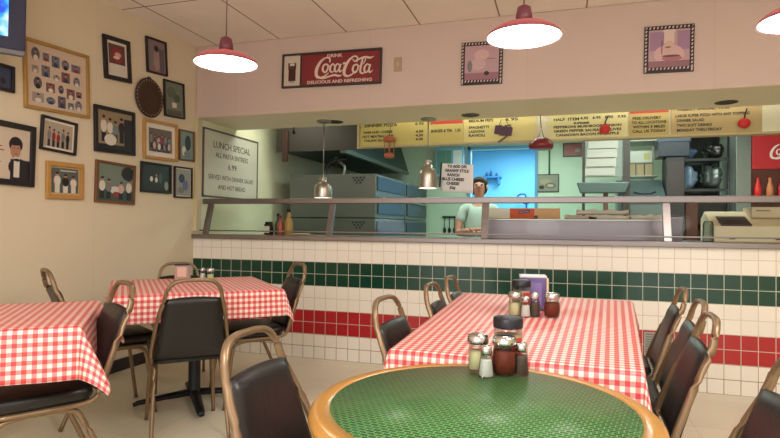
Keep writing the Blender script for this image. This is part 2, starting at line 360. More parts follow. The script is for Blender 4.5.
# ------------------------------------------------------------------ stainless heat lamps
def heat_lamp(x, y, z0, h, lab):
    t = thing('heat_lamp', lab, 'heat lamp', (x, y, z0), 0, 'heat lamps over the serving counter')
    s = h/.25
    MB().lathe([(.09, 0), (.092, .03*s), (.09, .12*s), (.08, .16*s), (.05, .19*s), (.036, .205*s), (.036, .235*s), (.04, .24*s), (.03, .25*s)], 28, cap=False).build('lamp_shade', chrome, t)
    MB().lathe([(.088, .006), (.02, .004)], 24).build('diffuser', mat('heat_glow', (255, 240, 205), .5, emit=3.0 if 1 else 0), t)
    MB().tube([(0, 0, h), (0, 0, 2.255-z0)], .005, 8).build('rod', steel_dull, t)
    MB().lathe([(.075, 2.262-z0), (.075, 2.25-z0), (.06, 2.243-z0), (.02, 2.24-z0)], 24).build('ceiling_plate', steel_dull, t)
heat_lamp(1.082, .45, 1.49, .2, 'bell shaped steel heat lamp hanging before the left grey ovens')
heat_lamp(2.12, .6, 1.585, .27, 'bell shaped steel heat lamp hanging left of handwritten paper sign')

# ------------------------------------------------------------------ chairs
def build_chair():
    t = thing('dining_chair', '', 'chair', group='black vinyl dining chairs with bronze frames')
    half0 = [(-.185, .16, .425), (-.19, -.06, .425), (-.195, -.15, .43), (-.2, -.19, .455), (-.198, -.21, .52), (-.178, -.25, .66), (-.150, -.29, .78), (-.135, -.302, .838), (-.105, -.31, .875), (-.062, -.314, .888), (0, -.315, .890)]
    half = [(x, y if y > -.2 else -.2+(y+.2)*1.36, z) for x, y, z in half0]
    full = half+[(-x, y, z) for x, y, z in half[-2::-1]]
    MB().tube(spline(full, 5), .0135, 10, rx=.8).build('back_frame', bronze, t)
    # backrest pad between the uprights
    mb = MB(); rows = []
    NZ, NX = 12, 10
    def ctr(z):
        k = (z-.44)/.4; return -.206-.128*k, .19-.044*k
    for side, off in ((1, .022), (-1, -.016)):
        g = []
        for i in range(NZ+1):
            a = i/NZ; z = .455+.33*a; yc, hw = ctr(z); row = []
            for j in range(NX+1):
                b = -1+2*j/NX; e = max(0, 1-max(abs(b)**6, abs(2*a-1)**10)); puff = (.35+.65*e**.5)
                row.append(mb.bm.verts.new((b*(hw-.004), yc+off*puff, z+(.012*(1-b*b) if i == NZ else 0))))
            g.append(row)
        rows.append(g)
        for i in range(NZ):
            for j in range(NX): mb.face([g[i][j], g[i][j+1], g[i+1][j+1], g[i+1][j]])
    F, B = rows
    per = lambda g: [g[0][j] for j in range(NX+1)]+[g[i][NX] for i in range(1, NZ+1)]+[g[NZ][j] for j in range(NX-1, -1, -1)]+[g[i][0] for i in range(NZ-1, 0, -1)]
    pa, pb = per(F), per(B)
    for i in range(len(pa)): mb.face([pa[i], pa[(i+1) % len(pa)], pb[(i+1) % len(pa)], pb[i]])
    mb.build('backrest', vinyl, t)
    MB().slab(rrect(.405, .41, .06, 6, 0, .02), .437, .492, .024).build('seat', vinyl, t)
    MB().slab(rrect(.37, .37, .05, 5, 0, .01), .418, .44, .006).build('seat_pan', blackm, t)
    for s in (-1, 1):
        f = spline([(s*.195, .215, 0), (s*.187, .185, .2), (s*.18, .16, .36), (s*.178, .135, .4), (s*.176, .07, .414), (s*.176, -.01, .415)], 5)
        MB().tube(f, .0115, 10).build('leg', bronze, t)
        r = spline([(s*.2, -.30, 0), (s*.19, -.215, .2), (s*.18, -.14, .36), (s*.177, -.11, .4), (s*.174, -.05, .412), (s*.174, .01, .413)], 5)
        MB().tube(r, .0115, 10).build('leg', bronze, t)
    return t
chair0 = build_chair(); used = []
def chair(top, ang, label, sc=1.0):
    """top = backrest top centre on the floor plan, ang = facing in degrees"""
    a = math.radians(ang); f = Vector((math.cos(a), math.sin(a))); c = Vector(top)+f*.356*sc; rz = a-math.pi/2
    if not used: chair0.location = (c.x, c.y, 0); chair0.rotation_euler = (0, 0, rz); chair0['label'] = label; chair0.scale = (sc, sc, sc); used.append(1)
    else: dup(chair0, (c.x, c.y, 0), rz, label).scale = (sc, sc, sc)
chair((2.465, -3.17), -2, 'black vinyl chair with bronze frame pulled up to left of round green table', 1.0)
chair((1.465, -2.075), 134, 'black vinyl chair with back to camera at near side of left wall table', 1.02)
chair((1.512, -.911), 228, 'black vinyl chair facing left on right side of table before tiled wall', 1.04)
chair((.36, -.80), -47, 'black vinyl chair behind napkin holder at far side of left wall table')
chair((1.367, -2.467), 240, 'black vinyl chair with seat under the cut off checked table at bottom left', 1.04)
chair((.383, -2.054), 58, 'black vinyl chair seen edge on against the cream wall between two tables', 1.04)
chair((2.605, -2.267), -6, 'nearest black vinyl chair on left side of long checked table')
chair((2.66, -1.596), -3, 'middle black vinyl chair on left side of long checked table')
chair((2.675, -1.123), -2, 'farthest black vinyl chair on left side of long checked table')
chair((3.993, -1.317), 177, 'farthest black vinyl chair on right side of long checked table')
chair((3.957, -1.881), 177, 'middle black vinyl chair on right side of long checked table')
chair((3.896, -2.314), 178, 'nearest black vinyl chair on right side of long checked table')
chair((3.93, -3.06), 184, 'black vinyl chair right of round green table, cut by photo corner')

# ------------------------------------------------------------------ tables
def pedestal(t, x, y, ang, R, h):
    MB().lathe([(.055, .06), (.04, .09), (.038, h-.06), (.09, h-.03), (.09, h)], 20, (x, y, 0)).build('pedestal', blackm, t)
    mb = MB()
    for k in range(4):
        a = ang+k*math.pi/2; c, s = math.cos(a), math.sin(a)
        mb.tube([(x, y, .065), (x+c*R*.5, y+s*R*.5, .05), (x+c*R*.93, y+s*R*.93, .03), (x+c*R, y+s*R, .02)], [.04, .032, .026, .02], 10, rx=.6)
    mb.build('cross_base', blackm, t)
gm_mat = gingham('red_gingham', .034)
def table(name, lab, cl_lab, cx, cy, ang, Lx, Ly, hang, peds, top=.768, fl=.42, seed=1, tp=0):
    t = thing(name, lab, 'table', (cx, cy, 0), math.radians(ang))
    MB().slab([(x*(1+tp*2*y/Ly), y) for x, y in rrect(Lx-.01, Ly-.01, .03)], top-.035, top-.002, .006).build('tabletop', mat('laminate', (120, 90, 66), .5), t)
    for x, y in peds: pedestal(t, x, y, 0, .38, top-.035)
    random.seed(seed)
    bm = bmesh.new(); uvl = bm.loops.layers.uv.new('UVMap'); st = .0185
    hx, hy = Lx/2, Ly/2
    def axis(h):
        n = int(round(2*h/.04)); a = [-h+2*h*i/n for i in range(n+1)]; k = int(hang/st)+1
        e = [h+hang*(i+1)/k for i in range(k)]
        return [-v for v in e[::-1]]+a+e
    X, Y = axis(hx), axis(hy); ph = [random.uniform(0, 6.28) for _ in range(8)]
    def pos(a, b):
        ex, ey = max(abs(a)-hx, 0), max(abs(b)-hy, 0); sx, sy = (1 if a > 0 else -1), (1 if b > 0 else -1)
        ax, by = max(-hx, min(hx, a)), max(-hy, min(hy, b)); z = 0; rho = math.hypot(ex, ey)
        if rho > 0:
            r0 = .012; d = max(0, rho-r0)
            along = by if ex > ey else ax
            rip = (.012*math.sin(along*9+ph[0]+sx)+.007*math.sin(along*23+ph[1]))*min(1, d/hang)
            dirx, diry = (sx*ex/rho, sy*ey/rho); fold = 2*(ex/rho)*(ey/rho)
            out = .008+d*.10+abs(rip)*.6+fold*d*fl
            ax += dirx*out; by += diry*out; z = -(min(rho, r0)*.6+d*(.985-.12*fold))
            if fold < .05:
                if ex > 0: by += rip*.25
                else: ax += rip*.25
        return (ax*(1+tp*by/hy), by, z)
    vs = [[bm.verts.new(pos(a, b)) for b in Y] for a in X]
    for i in range(len(X)-1):
        for j in range(len(Y)-1):
            f = bm.faces.new((vs[i][j], vs[i+1][j], vs[i+1][j+1], vs[i][j+1])); f.smooth = True
            for l, (p, q) in zip(f.loops, ((i, j), (i+1, j), (i+1, j+1), (i, j+1))): l[uvl].uv = (X[p], Y[q])
    me = bpy.data.meshes.new('tablecloth'); bm.to_mesh(me); bm.free(); me.materials.append(gm_mat)
    o = bpy.data.objects.new('tablecloth', me); C.objects.link(o); o.location = (cx, cy, top+.002); o.rotation_euler = (0, 0, math.radians(ang))
    sd = o.modifiers.new('solid', 'SOLIDIFY'); sd.thickness = .0015; sd.offset = 1
    tag(o, cl_lab, 'tablecloth', 'red and white checked tablecloths')
table('square_table', 'square dining table on black cross base near the tiled corner', 'red and white checked cloth on square table near the tiled corner', .947, -1.401, 43, 1.006, .988, .17, [(.02, 0)], top=.793, fl=.16, seed=3)
a = math.radians(40); ux, uy = math.cos(a), math.sin(a); FR = Vector((1.509, -2.865)); c = FR-Vector((ux, uy))*.5+Vector((-uy, ux))*.4
table('side_table', 'rectangular table under checked cloth cut off at bottom left', 'red and white checked cloth with hanging corner at bottom left', c.x, c.y, 40, 1.0, .8, .215, [(-.18, -.08)], top=.793, fl=.42, seed=5)
table('long_table', 'long dining table under checked cloth in front of serving counter', 'red and white checked cloth on the long table in the middle', 3.222, -1.855, -2, .93, 1.80, .15, [(0, .5), (0, -.5)], fl=.12, seed=8, tp=.115)

rt_ = thing('round_table', 'round table with green woven top and wooden rim in foreground', 'table', (3.165, -3.215, 0))
MB().lathe([(.35, .715), (.418, .717), (.434, .726), (.439, .740), (.435, .752), (.424, .760), (.384, .7605), (.382, .75)], 96).build('rim', wood, rt_)
MB().lathe([(.384, .752), (.384, .7612), (.02, .7614)], 96).build('tabletop', weave_mat(), rt_)
pedestal(rt_, 0, 0, .6, .34, .715); rt_.scale = (.985, .985, 1)

# ------------------------------------------------------------------ table-top condiments
lidm = mat('chrome_lid', (205, 205, 205), .18, 1)
def shaker(kind, x, y, z, lab, group, s=1.0):
    spec = {
        'cheese': ('cheese_shaker', 'shaker', [(.026, 0), (.028, .006), (.027, .03), (.026, .07), (.028, .082)], .082, .0295, 'grated_cheese', (226, 216, 170), .055),
        'salt': ('salt_shaker', 'shaker', [(.023, 0), (.024, .006), (.019, .05), (.0155, .072)], .072, .0165, 'salt_grains', (232, 228, 222), .052),
        'pepper': ('pepper_shaker', 'shaker', [(.021, 0), (.022, .006), (.02, .05), (.0165, .078)], .078, .0175, 'ground_pepper', (98, 78, 66), .06),
        'flakes': ('pepper_flake_shaker', 'shaker', [(.026, 0), (.033, .008), (.036, .035), (.034, .062), (.030, .078), (.031, .088)], .088, .033, 'red_pepper_flakes', (126, 50, 30), .066)}[kind]
    name, cat, prof, h, lr, cn, cc, fh = spec
    t = thing(name, lab, cat, (x, y, z), 0, group)
    nseg = 10 if kind in ('salt', 'pepper') else 24
    MB().lathe(prof, nseg).build('glass_body', clear, t)
    inner = [(max(.004, r-.0025), zz) for r, zz in prof if zz < fh]
    k = [(r, zz) for r, zz in prof]; 
    for (r0, z0), (r1, z1) in zip(k, k[1:]):
        if z0 < fh <= z1: inner.append((r0+(r1-r0)*(fh-z0)/(z1-z0)-.0025, fh))
    inner = [(r, max(zz, .004)) for r, zz in inner]
    MB().lathe(inner, nseg).build('contents', mat(cn, cc, .9, var=.5 if kind in ('flakes', 'pepper') else .05, scale=420), t)
    MB().lathe([(lr, h-.006), (lr+.001, h), (lr, h+.011), (lr*.95, h+.017), (lr*.7, h+.021), (lr*.15, h+.023)], 24).build('lid', lidm, t)
    if s != 1: t.scale = (s, s, s)
def spice_jar(x, y, z, lab, group, rz=0, s=1):
    t = thing('spice_jar', lab, 'jar', (x, y, z), rz, group)
    MB().lathe([(.038, 0), (.041, .004), (.041, .112), (.037, .122)], 28).build('glass_body', clear, t)
    MB().lathe([(.038, .003), (.038, .1)], 28).build('contents', mat('garlic_powder', (206, 178, 140), .9, var=.1, scale=200), t)
    MB().lathe([(.0425, .12), (.043, .124), (.043, .147), (.04, .15)], 28).build('lid', mat('black_lid', (24, 24, 34), .4), t)
    mb = MB(); 
    vs = [[mb.bm.verts.new((.0418*math.cos(a), .0418*math.sin(a), zz)) for zz in (.03, .095)] for a in [math.radians(-75+i*7) for i in range(9)]]
    for p, q in zip(vs, vs[1:]): mb.face([p[0], q[0], q[1], p[1]])
    mb.build('label_sticker', mat('red_label', (196, 52, 40), .6), t)
    t.scale = (s, s, s)
zt = .762
shaker('cheese', 3.112, -2.885, zt, 'white grated cheese shaker on round green table, leftmost of cluster', 'condiments on round table', 1.1)
shaker('salt', 3.147, -2.955, zt, 'small salt shaker on round green table, nearest of cluster', 'condiments on round table')
shaker('flakes', 3.196, -2.905, zt, 'shaker of red pepper flakes on round green table', 'condiments on round table', 1.08)
shaker('pepper', 3.247, -2.90, zt, 'dark pepper shaker on round green table, rightmost of cluster', 'condiments on round table')
spice_jar(3.20, -2.835, zt, 'black lidded spice jar with red label behind the round table shakers', 'condiments on round table', 0, 1.09)
zc = .7725
g2 = 'condiments on long table'
shaker('cheese', 3.142, -1.80, zc, 'cheese shaker on long checked table before black lidded jar', g2, 1.15)
shaker('salt', 3.195, -1.83, zc, 'half empty salt shaker among condiments on long checked table', g2, 1.1)
shaker('pepper', 3.238, -1.81, zc, 'pepper shaker in front of purple napkin dispenser', g2, 1.2)
shaker('flakes', 3.318, -1.80, zc, 'shaker of red pepper flakes on long table right of napkin dispenser', g2, 1.1)
spice_jar(3.165, -1.70, zc, 'black lidded spice jar beside napkin dispenser on long table', g2, 0, 1.12)
def napkin(x, y, z, rz, lab, w, d, h, body, topc, sidec):
    t = thing('napkin_dispenser', lab, 'napkin dispenser', (x, y, z), rz)
    MB().box(-w/2, w/2, -d/2, d/2, .004, h-.012).build('housing', mat(body[0], body[1], .3, .2), t, .005)
    MB().box(-w/2-.002, w/2+.002, -d/2-.002, d/2+.002, h-.012, h).build('top_cover', mat(topc[0], topc[1], .4), t, .004)
    MB().box(w/2, w/2+.012, -d/2+.006, d/2-.006, .004, h-.014).build('side_panel', mat(sidec[0], sidec[1], .5), t, .003)
    MB().box(-w*.32, w*.32, -d/2-.002, -d/2+.004, .03, h*.8).build('napkins', mat(body[0]+'_front', tuple(min(255, int(v*1.25)) for v in body[1]), .5), t, .002)
napkin(3.215, -1.56, zc, .12, 'purple napkin dispenser with white top on long checked table', .135, .1, .185, ('purple_metal', (104, 90, 138)), ('dispenser_white', (226, 218, 226)), ('dispenser_cream', (222, 196, 170)))
napkin(.70, -1.20, .7975, math.radians(38), 'black topped napkin dispenser on square table by wall', .1, .09, .125, ('pinkish_metal', (170, 140, 128)), ('dispenser_black', (26, 28, 32)), ('dispenser_grey', (150, 146, 140)))
shaker('salt', .83, -1.13, .7975, 'left chrome topped shaker beside napkin dispenser on square table', 'shakers on square table', 1.0)
shaker('cheese', .91, -1.15, .7975, 'right chrome topped shaker beside napkin dispenser on square table', 'shakers on square table', .9)

# ------------------------------------------------------------------ pictures
def rectpts(x, y, w, h): return [(x-w/2, y-h/2), (x+w/2, y-h/2), (x+w/2, y+h/2), (x-w/2, y+h/2)]
def ellpts(x, y, w, h, n=18): return [(x+w/2*math.cos(2*math.pi*k/n), y+h/2*math.sin(2*math.pi*k/n)) for k in range(n)]
def photo(parent, w, h, z, bg, shapes, name='photo', x=0, y=0, oval=False):
    """printed picture: coloured shapes, coordinates -1..1"""
    mb = MB(); mats = [bg]; mb.mi = 0
    mb.prism((ellpts if oval else rectpts)(x, y, w, h), z-.0012, z, 'z')
    k = 0
    for kind, sx, sy, sw, sh, c in shapes:
        if c not in mats: mats.append(c)
        mb.mi = mats.index(c); k += 1
        f = {'e': ellpts, 'r': rectpts}.get(kind)
        px, py, pw, ph = x+sx*w/2, y+sy*h/2, sw*w/2, sh*h/2
        x0, x1 = max(px-pw/2, x-w/2), min(px+pw/2, x+w/2); y0, y1 = max(py-ph/2, y-h/2), min(py+ph/2, y+h/2)
        if x1 <= x0 or y1 <= y0: continue
        zz = z+.00025*k
        if kind == 'r': mb.flat2d(rectpts((x0+x1)/2, (y0+y1)/2, x1-x0, y1-y0), zz)
        else: mb.flat2d([(min(max(a, x-w/2), x+w/2), min(max(b, y-h/2), y+h/2)) for a, b in ellpts(px, py, pw, ph)], zz)
    return mb.build(name, mats, parent)
def pm(r, g, b): return mat('print_%d_%d_%d' % (r, g, b), (r, g, b), .35)
SK, DK, NV, WH, GY, BR, GN, RD, PK = pm(176, 128, 104), pm(34, 30, 36), pm(46, 58, 88), pm(214, 206, 192), pm(120, 120, 122), pm(96, 66, 50), pm(60, 84, 74), pm(142, 44, 48), pm(206, 168, 168)
def folk(xs, base=-1, ht=1.3, tops=(WH, GY, NV, RD), legs=DK, w=.26):
    s = []
    for i, x in enumerate(xs):
        hh = ht*(1-.08*((i*7) % 3)); y = base
        s += [('r', x, y+hh*.22, w*.7, hh*.46, legs), ('e', x, y+hh*.58, w, hh*.5, tops[i % len(tops)]), ('e', x, y+hh*.88, w*.5, hh*.2, SK), ('e', x, y+hh*.94, w*.52, hh*.12, DK)]
    return s
def frame(name, lab, w, h, fw_, fm, mtw, mm, bg, shapes, depth=.022, group='framed pictures on left wall', cat='picture frame'):
    t = thing(name, lab, cat, group=group)
    mb = MB(); mb.prism([(-w/2, -h/2), (w/2, -h/2), (w/2-fw_, -h/2+fw_), (-w/2+fw_, -h/2+fw_)], 0, depth)
    mb.prism([(w/2, -h/2), (w/2, h/2), (w/2-fw_, h/2-fw_), (w/2-fw_, -h/2+fw_)], 0, depth)
    mb.prism([(w/2, h/2), (-w/2, h/2), (-w/2+fw_, h/2-fw_), (w/2-fw_, h/2-fw_)], 0, depth)
    mb.prism([(-w/2, h/2), (-w/2, -h/2), (-w/2+fw_, -h/2+fw_), (-w/2+fw_, h/2-fw_)], 0, depth)
    mb.build('frame', fm, t, .003)
    iw, ih = w-2*fw_, h-2*fw_
    if mtw: MB().box(-iw/2, iw/2, -ih/2, ih/2, .001, .006).build('mat_board', mm, t)
    if bg: photo(t, iw-2*mtw, ih-2*mtw, .009, bg, shapes)
    return t, iw, ih
def wallpic(name, lab, y0, y1, z0, z1, tilt, *a, **k):
    t, iw, ih = frame(name, lab, y1-y0, z1-z0, *a, **k); on_left_wall(t, (y0+y1)/2, (z0+z1)/2, tilt); return t, iw, ih
T = 'picture_frame'
# collage
t, iw, ih = wallpic('collage_frame', 'large gold collage frame of many tiny photos below the television', -1.835, -1.30, 1.996, 2.472, 2.5, .022, goldf, .012, mat('collage_mat', (206, 184, 164), .7), None, [])
rr = random.Random(4); cells = [  # x, y, w, h, oval
 (-.78,.72,.26,.42,1),(-.42,.70,.2,.26,0),(-.08,.62,.26,.36,0),(.28,.60,.26,.34,1),(.68,.56,.32,.26,0),(-.80,.2,.2,.22,0),(-.44,.2,.26,.36,0),(-.06,.06,.24,.2,1),
 (.28,.14,.28,.34,0),(.70,.08,.24,.34,1),(-.72,-.26,.26,.38,1),(-.28,-.34,.28,.3,0),(.1,-.32,.18,.28,1),(.46,-.42,.28,.34,0),(.78,-.38,.2,.2,0),(-.72,-.76,.36,.3,0),(-.28,-.80,.3,.24,1),(.12,-.78,.26,.38,0),(.46,-.86,.2,.22,0),(.76,-.80,.24,.36,1)]
for x, y, w, h, ov in cells:
    bgc = rr.choice([pm(112, 112, 128), pm(92, 88, 100), pm(120, 84, 88), pm(96, 112, 128), pm(150, 140, 130)])
    photo(t, w*iw/2*1.0, h*ih/2, .009, bgc, [('e', 0, .35, .5, .6, SK), ('e', 0, -.6, 1.1, .9, rr.choice([DK, NV, WH, RD])), ('e', 0, .6, .5, .35, DK)], 'photo', x*iw/2*.92, y*ih/2*.92, ov)
wallpic(T, 'black framed portrait of dark haired man in bow tie at left edge', -2.13, -1.742, 1.455, 1.868, -1, .038, blackf, 0, None, pm(206, 190, 170),
        [('r', .62, -.75, .95, 1.1, DK), ('e', .5, -.5, .9, .7, DK), ('e', .36, .38, .62, .62, DK), ('e', .35, .14, .46, .66, SK), ('e', .30, .44, .5, .2, DK), ('r', .42, -.5, .26, .8, WH), ('e', .42, -.22, .3, .12, DK), ('r', -.5, .25, .5, .04, RD), ('r', -.45, .1, .6, .04, RD), ('r', -.5, -.35, .5, .03, GY), ('e', .28, .25, .06, .05, DK), ('e', .44, .25, .06, .05, DK), ('r', .36, .02, .14, .03, RD)])
wallpic(T, 'dark blue framed picture half hidden under the television', -2.12, -1.90, 2.058, 2.232, 1, .022, blackf, 0, None, pm(54, 66, 92), [('r', -.3, 0, .5, 1, pm(84, 98, 120)), ('e', .4, -.3, .4, .6, DK)])
wallpic(T, 'black framed group photo with white mat under the collage frame', -1.70, -1.405, 1.715, 1.957, -2.5, .018, blackf, .016, whitem, pm(172, 158, 140), folk((-.7, -.38, -.06, .28, .62), ht=1.6, tops=(GY, RD, RD, pm(110, 120, 112), DK)))
wallpic(T, 'small oak framed photo of white uniforms, lowest at left', -1.65, -1.336, 1.385, 1.65, 1, .032, oakf, .012, mat('oak_mat', (196, 170, 120), .6), pm(92, 96, 92), folk((-.6, 0, .6), ht=1.7, tops=(WH, DK, WH), legs=WH, w=.5)+[('r', .2, .8, 1.2, .08, WH)])
wallpic(T, 'black framed red print with white mat, highest left of plate', -1.165, -.882, 2.37, 2.715, 5, .034, blackf, .022, whitem, pm(96, 60, 56), [('r', 0, -.7, 2, .7, WH), ('e', 0, .25, 1.4, 1.0, RD), ('e', .1, .3, .8, .35, PK), ('e', -.1, .1, .8, .2, WH)])
wallpic(T, 'narrow black framed sepia photo, topmost near the ceiling', -.70, -.441, 2.545, 2.853, 5, .016, blackf, 0, None, pm(132, 108, 108), [('r', -.5, .1, .4, 1.4, GY), ('e', 0, -.2, .7, 1.4, pm(158, 132, 128)), ('r', .55, -.2, .5, 1.5, pm(92, 84, 96)), ('e', 0, .5, .5, .4, DK)])
wallpic(T, 'black framed grey green photo right of the round plate', -.468, -.188, 2.203, 2.537, 4, .016, blackf, 0, None, pm(112, 120, 104), [('e', -.3, .4, 1, .7, pm(86, 96, 84)), ('e', .3, .1, .7, .5, GN), ('r', 0, -.35, .5, .3, WH), ('r', 0, -.8, 1.6, .3, pm(84, 84, 76))])
wallpic(T, 'large black framed photo of standing people in the middle', -1.243, -.82, 1.776, 2.14, 2, .03, blackf, 0, None, pm(146, 130, 104), folk((-.65, -.3, 0, .35, .7), base=-.6, ht=1.35, tops=(WH, WH, pm(110, 130, 130), DK, GN), w=.34)+[('r', 0, -.9, 2, .3, DK), ('e', -.3, -.5, .7, .6, WH), ('r', .75, -.1, .5, 1.6, DK)])
wallpic(T, 'oak framed crowd photo with white mat near the corner', -.72, -.28, 1.786, 2.133, 2, .026, oakf, .045, whitem, pm(104, 84, 72), folk((-.8, -.5, -.2, .1, .4, .7), base=-.7, ht=1.3, tops=(GY, BR, PK, RD, GY), w=.28)+folk((-.6, -.2, .25, .65), base=-1.2, ht=1.2, tops=(PK, WH, GY)))
wallpic(T, 'narrow dark framed photo beside the corner, upper of two', -.251, -.03, 1.82, 2.113, 1.5, .013, brownf, 0, None, pm(120, 140, 132), [('e', .2, .2, .9, 1.1, DK), ('e', -.4, -.4, .6, .7, WH), ('e', .1, -.6, 1, .5, GY)])
wallpic(T, 'brown framed photo of family around a table, lowest middle', -1.224, -.81, 1.373, 1.704, -1, .022, brownf, 0, None, pm(116, 128, 116), [('e', .7, .6, .8, .8, DK), ('r', 0, -.7, 2, .6, GN), ('e', 0, -.4, .8, .4, WH), ('r', .1, -.65, .4, .3, RD)]+folk((-.75, -.4, .3, .75), base=-.9, ht=1.2, tops=(WH, GY, PK, WH), w=.34))
wallpic(T, 'black framed very dark photo with white spots below crowd photo', -.742, -.355, 1.487, 1.753, .5, .018, blackf, 0, None, pm(34, 42, 46), [('e', -.35, -.1, .22, .4, WH), ('e', 0, -.15, .2, .4, WH), ('e', .75, -.55, .3, .7, pm(140, 150, 140)), ('e', .3, 0, .25, .8, GN), ('e', 0, .2, .14, .2, SK)])
wallpic(T, 'narrow black framed blue toned photo beside corner, lower of two', -.313, -.052, 1.461, 1.757, 1, .014, blackf, .01, whitem, pm(150, 148, 140), [('e', -.2, .3, .8, .7, NV), ('e', .3, -.2, .8, .8, pm(100, 110, 140)), ('e', -.3, -.6, .8, .5, GY)])
# round plate
t = thing('wall_plate', 'round dark embossed metal plate hanging among the framed photos', 'plate'); on_left_wall(t, -.655, 2.312, 0)
MB().lathe([(.02, .008), (.12, .006), (.135, .012), (.165, .02), (.172, .016), (.165, .004)], 40).build('dish', mat('pewter', (74, 56, 46), .4, .5, var=.2, scale=20), t)
mb = MB()
for k in range(30):
    a = k*math.pi/15; mb.ell((.152*math.cos(a), .152*math.sin(a), .019), .008, .008, .004, 8, 4)
mb.build('beading', mat('pewter_light', (150, 130, 108), .35, .5), t)
MB().box(-.02, .02, .165, .185, .004, .012).build('hanger', MATS['pewter'], t, .003)

# soda sign
SOFT = 'signs and prints on the soffit'
w_, h_ = .98, .318
t, iw, ih = frame('soda_sign', 'wide red Coca-Cola sign with glass panel in black frame', w_, h_, .018, mat('sign_frame', (52, 44, 40), .5), 0, None, None, [], group=SOFT, cat='sign')
on_front(t, 1.348, 2.640, -1)
MB().box(-.29, .472, -ih/2, ih/2, .002, .008).build('red_panel', mat('sign_red', (128, 36, 40), .5), t)
for a in (('r', 0, 0, 0, 0, 0),): pass
MB().box(-.472, -.305, -ih/2, ih/2, .002, .008).build('glass_panel_print', mat('sign_cream', (206, 192, 176), .5), t)
MB().box(-.306, -.289, -ih/2, ih/2, .002, .012).build('divider', MATS['sign_frame'], t)
photo(t, .118, .235, .0095, pm(206, 192, 176), [('r', 0, -.1, 1.25, 1.4, pm(66, 30, 28)), ('r', 0, .38, 1.4, .5, pm(84, 48, 40)), ('r', 0, .5, .8, .2, WH), ('r', 0, -.88, .8, .08, GY), ('e', -.1, .75, .8, .12, WH)], 'soda_glass', -.388, 0)
bmw = mat('sign_white', (222, 200, 186), .5)
mb = MB()
def brush(pts, ws, z, sc=.00136, cx=418, cy=172):
    P = [Vector(((x-cx)*sc, -((y+.085*(x-cx))-cy)*sc)) for x, y in pts]
    S = spline([(p.x, p.y, 0) for p in P], 6); n = len(S)
    L_, R_ = [], []
    for i, p in enumerate(S):
        a = S[max(i-1, 0)]; b = S[min(i+1, n-1)]; d = (b-a).normalized(); nn = Vector((-d.y, d.x, 0))
        u = i/(n-1)*(len(ws)-1); k = min(int(u), len(ws)-2); w = (ws[k]+(ws[k+1]-ws[k])*(u-k))*sc*.5
        q = p+Vector((0, 0, z)); L_.append(mb.bm.verts.new(q+nn*w)); R_.append(mb.bm.verts.new(q-nn*w))
    for i in range(n-1): mb.face([L_[i], L_[i+1], R_[i+1], R_[i]])
Z = .0095
brush([(352, 138), (350, 112), (322, 108), (285, 135), (258, 185), (256, 228), (276, 244), (312, 234), (345, 208)], [10, 12, 9, 18, 24, 22, 14, 12, 6], Z)
brush([(266, 236), (300, 246), (345, 234), (385, 222), (420, 226), (440, 220)], [16, 14, 12, 14, 14, 4], Z+.0003)
brush([(330, 150), (308, 160), (302, 190), (318, 206), (336, 188), (340, 160), (328, 150)], [12, 13, 15, 12, 12, 12, 10], Z+.0006)
brush([(338, 165), (360, 160)], [5, 5], Z+.0006)
brush([(388, 160), (376, 148), (358, 165), (356, 190), (368, 203), (392, 190)], [10, 9, 15, 15, 10, 5], Z+.0009)
brush([(424, 158), (408, 146), (392, 165), (390, 188), (402, 200), (420, 180), (432, 148)], [8, 9, 14, 14, 10, 8, 8], Z+.0012)
brush([(432, 146), (422, 180), (428, 198), (444, 186)], [12, 14, 12, 5], Z+.0015)
brush([(446, 144), (466, 138)], [13, 13], Z)
brush([(545, 130), (548, 100), (522, 94), (486, 125), (460, 175), (458, 212), (478, 226), (508, 216), (536, 190)], [9, 11, 9, 17, 22, 20, 14, 11, 5], Z)
brush([(515, 112), (530, 126), (558, 112), (600, 96), (635, 100), (664, 90)], [5, 10, 12, 12, 14, 3], Z+.0003)
brush([(548, 146), (524, 156), (518, 185), (532, 202), (550, 184), (556, 158), (546, 146)], [11, 12, 14, 11, 11, 11, 9], Z+.0006)
brush([(556, 160), (590, 140), (606, 112), (600, 94), (586, 112), (574, 160), (572, 195), (590, 204), (606, 190)], [4, 6, 8, 8, 12, 14, 14, 10, 5], Z+.0009)
brush([(636, 152), (620, 142), (602, 160), (600, 184), (612, 198), (630, 178), (642, 146)], [8, 9, 13, 13, 10, 8, 8], Z+.0012)
brush([(642, 142), (632, 176), (638, 196), (660, 180)], [11, 13, 11, 3], Z+.0015)
mb.xf(Matrix.Translation((.08, .004, 0))).build('script_lettering', bmw, t)
text('lettering', 'DRINK', .042, bmw, t, .035, .117, .009, width=.15, rotz=.0, bold=.001)
text('lettering', 'DELICIOUS AND REFRESHING', .04, bmw, t, .085, -.118, .009, width=.63, bold=.001)
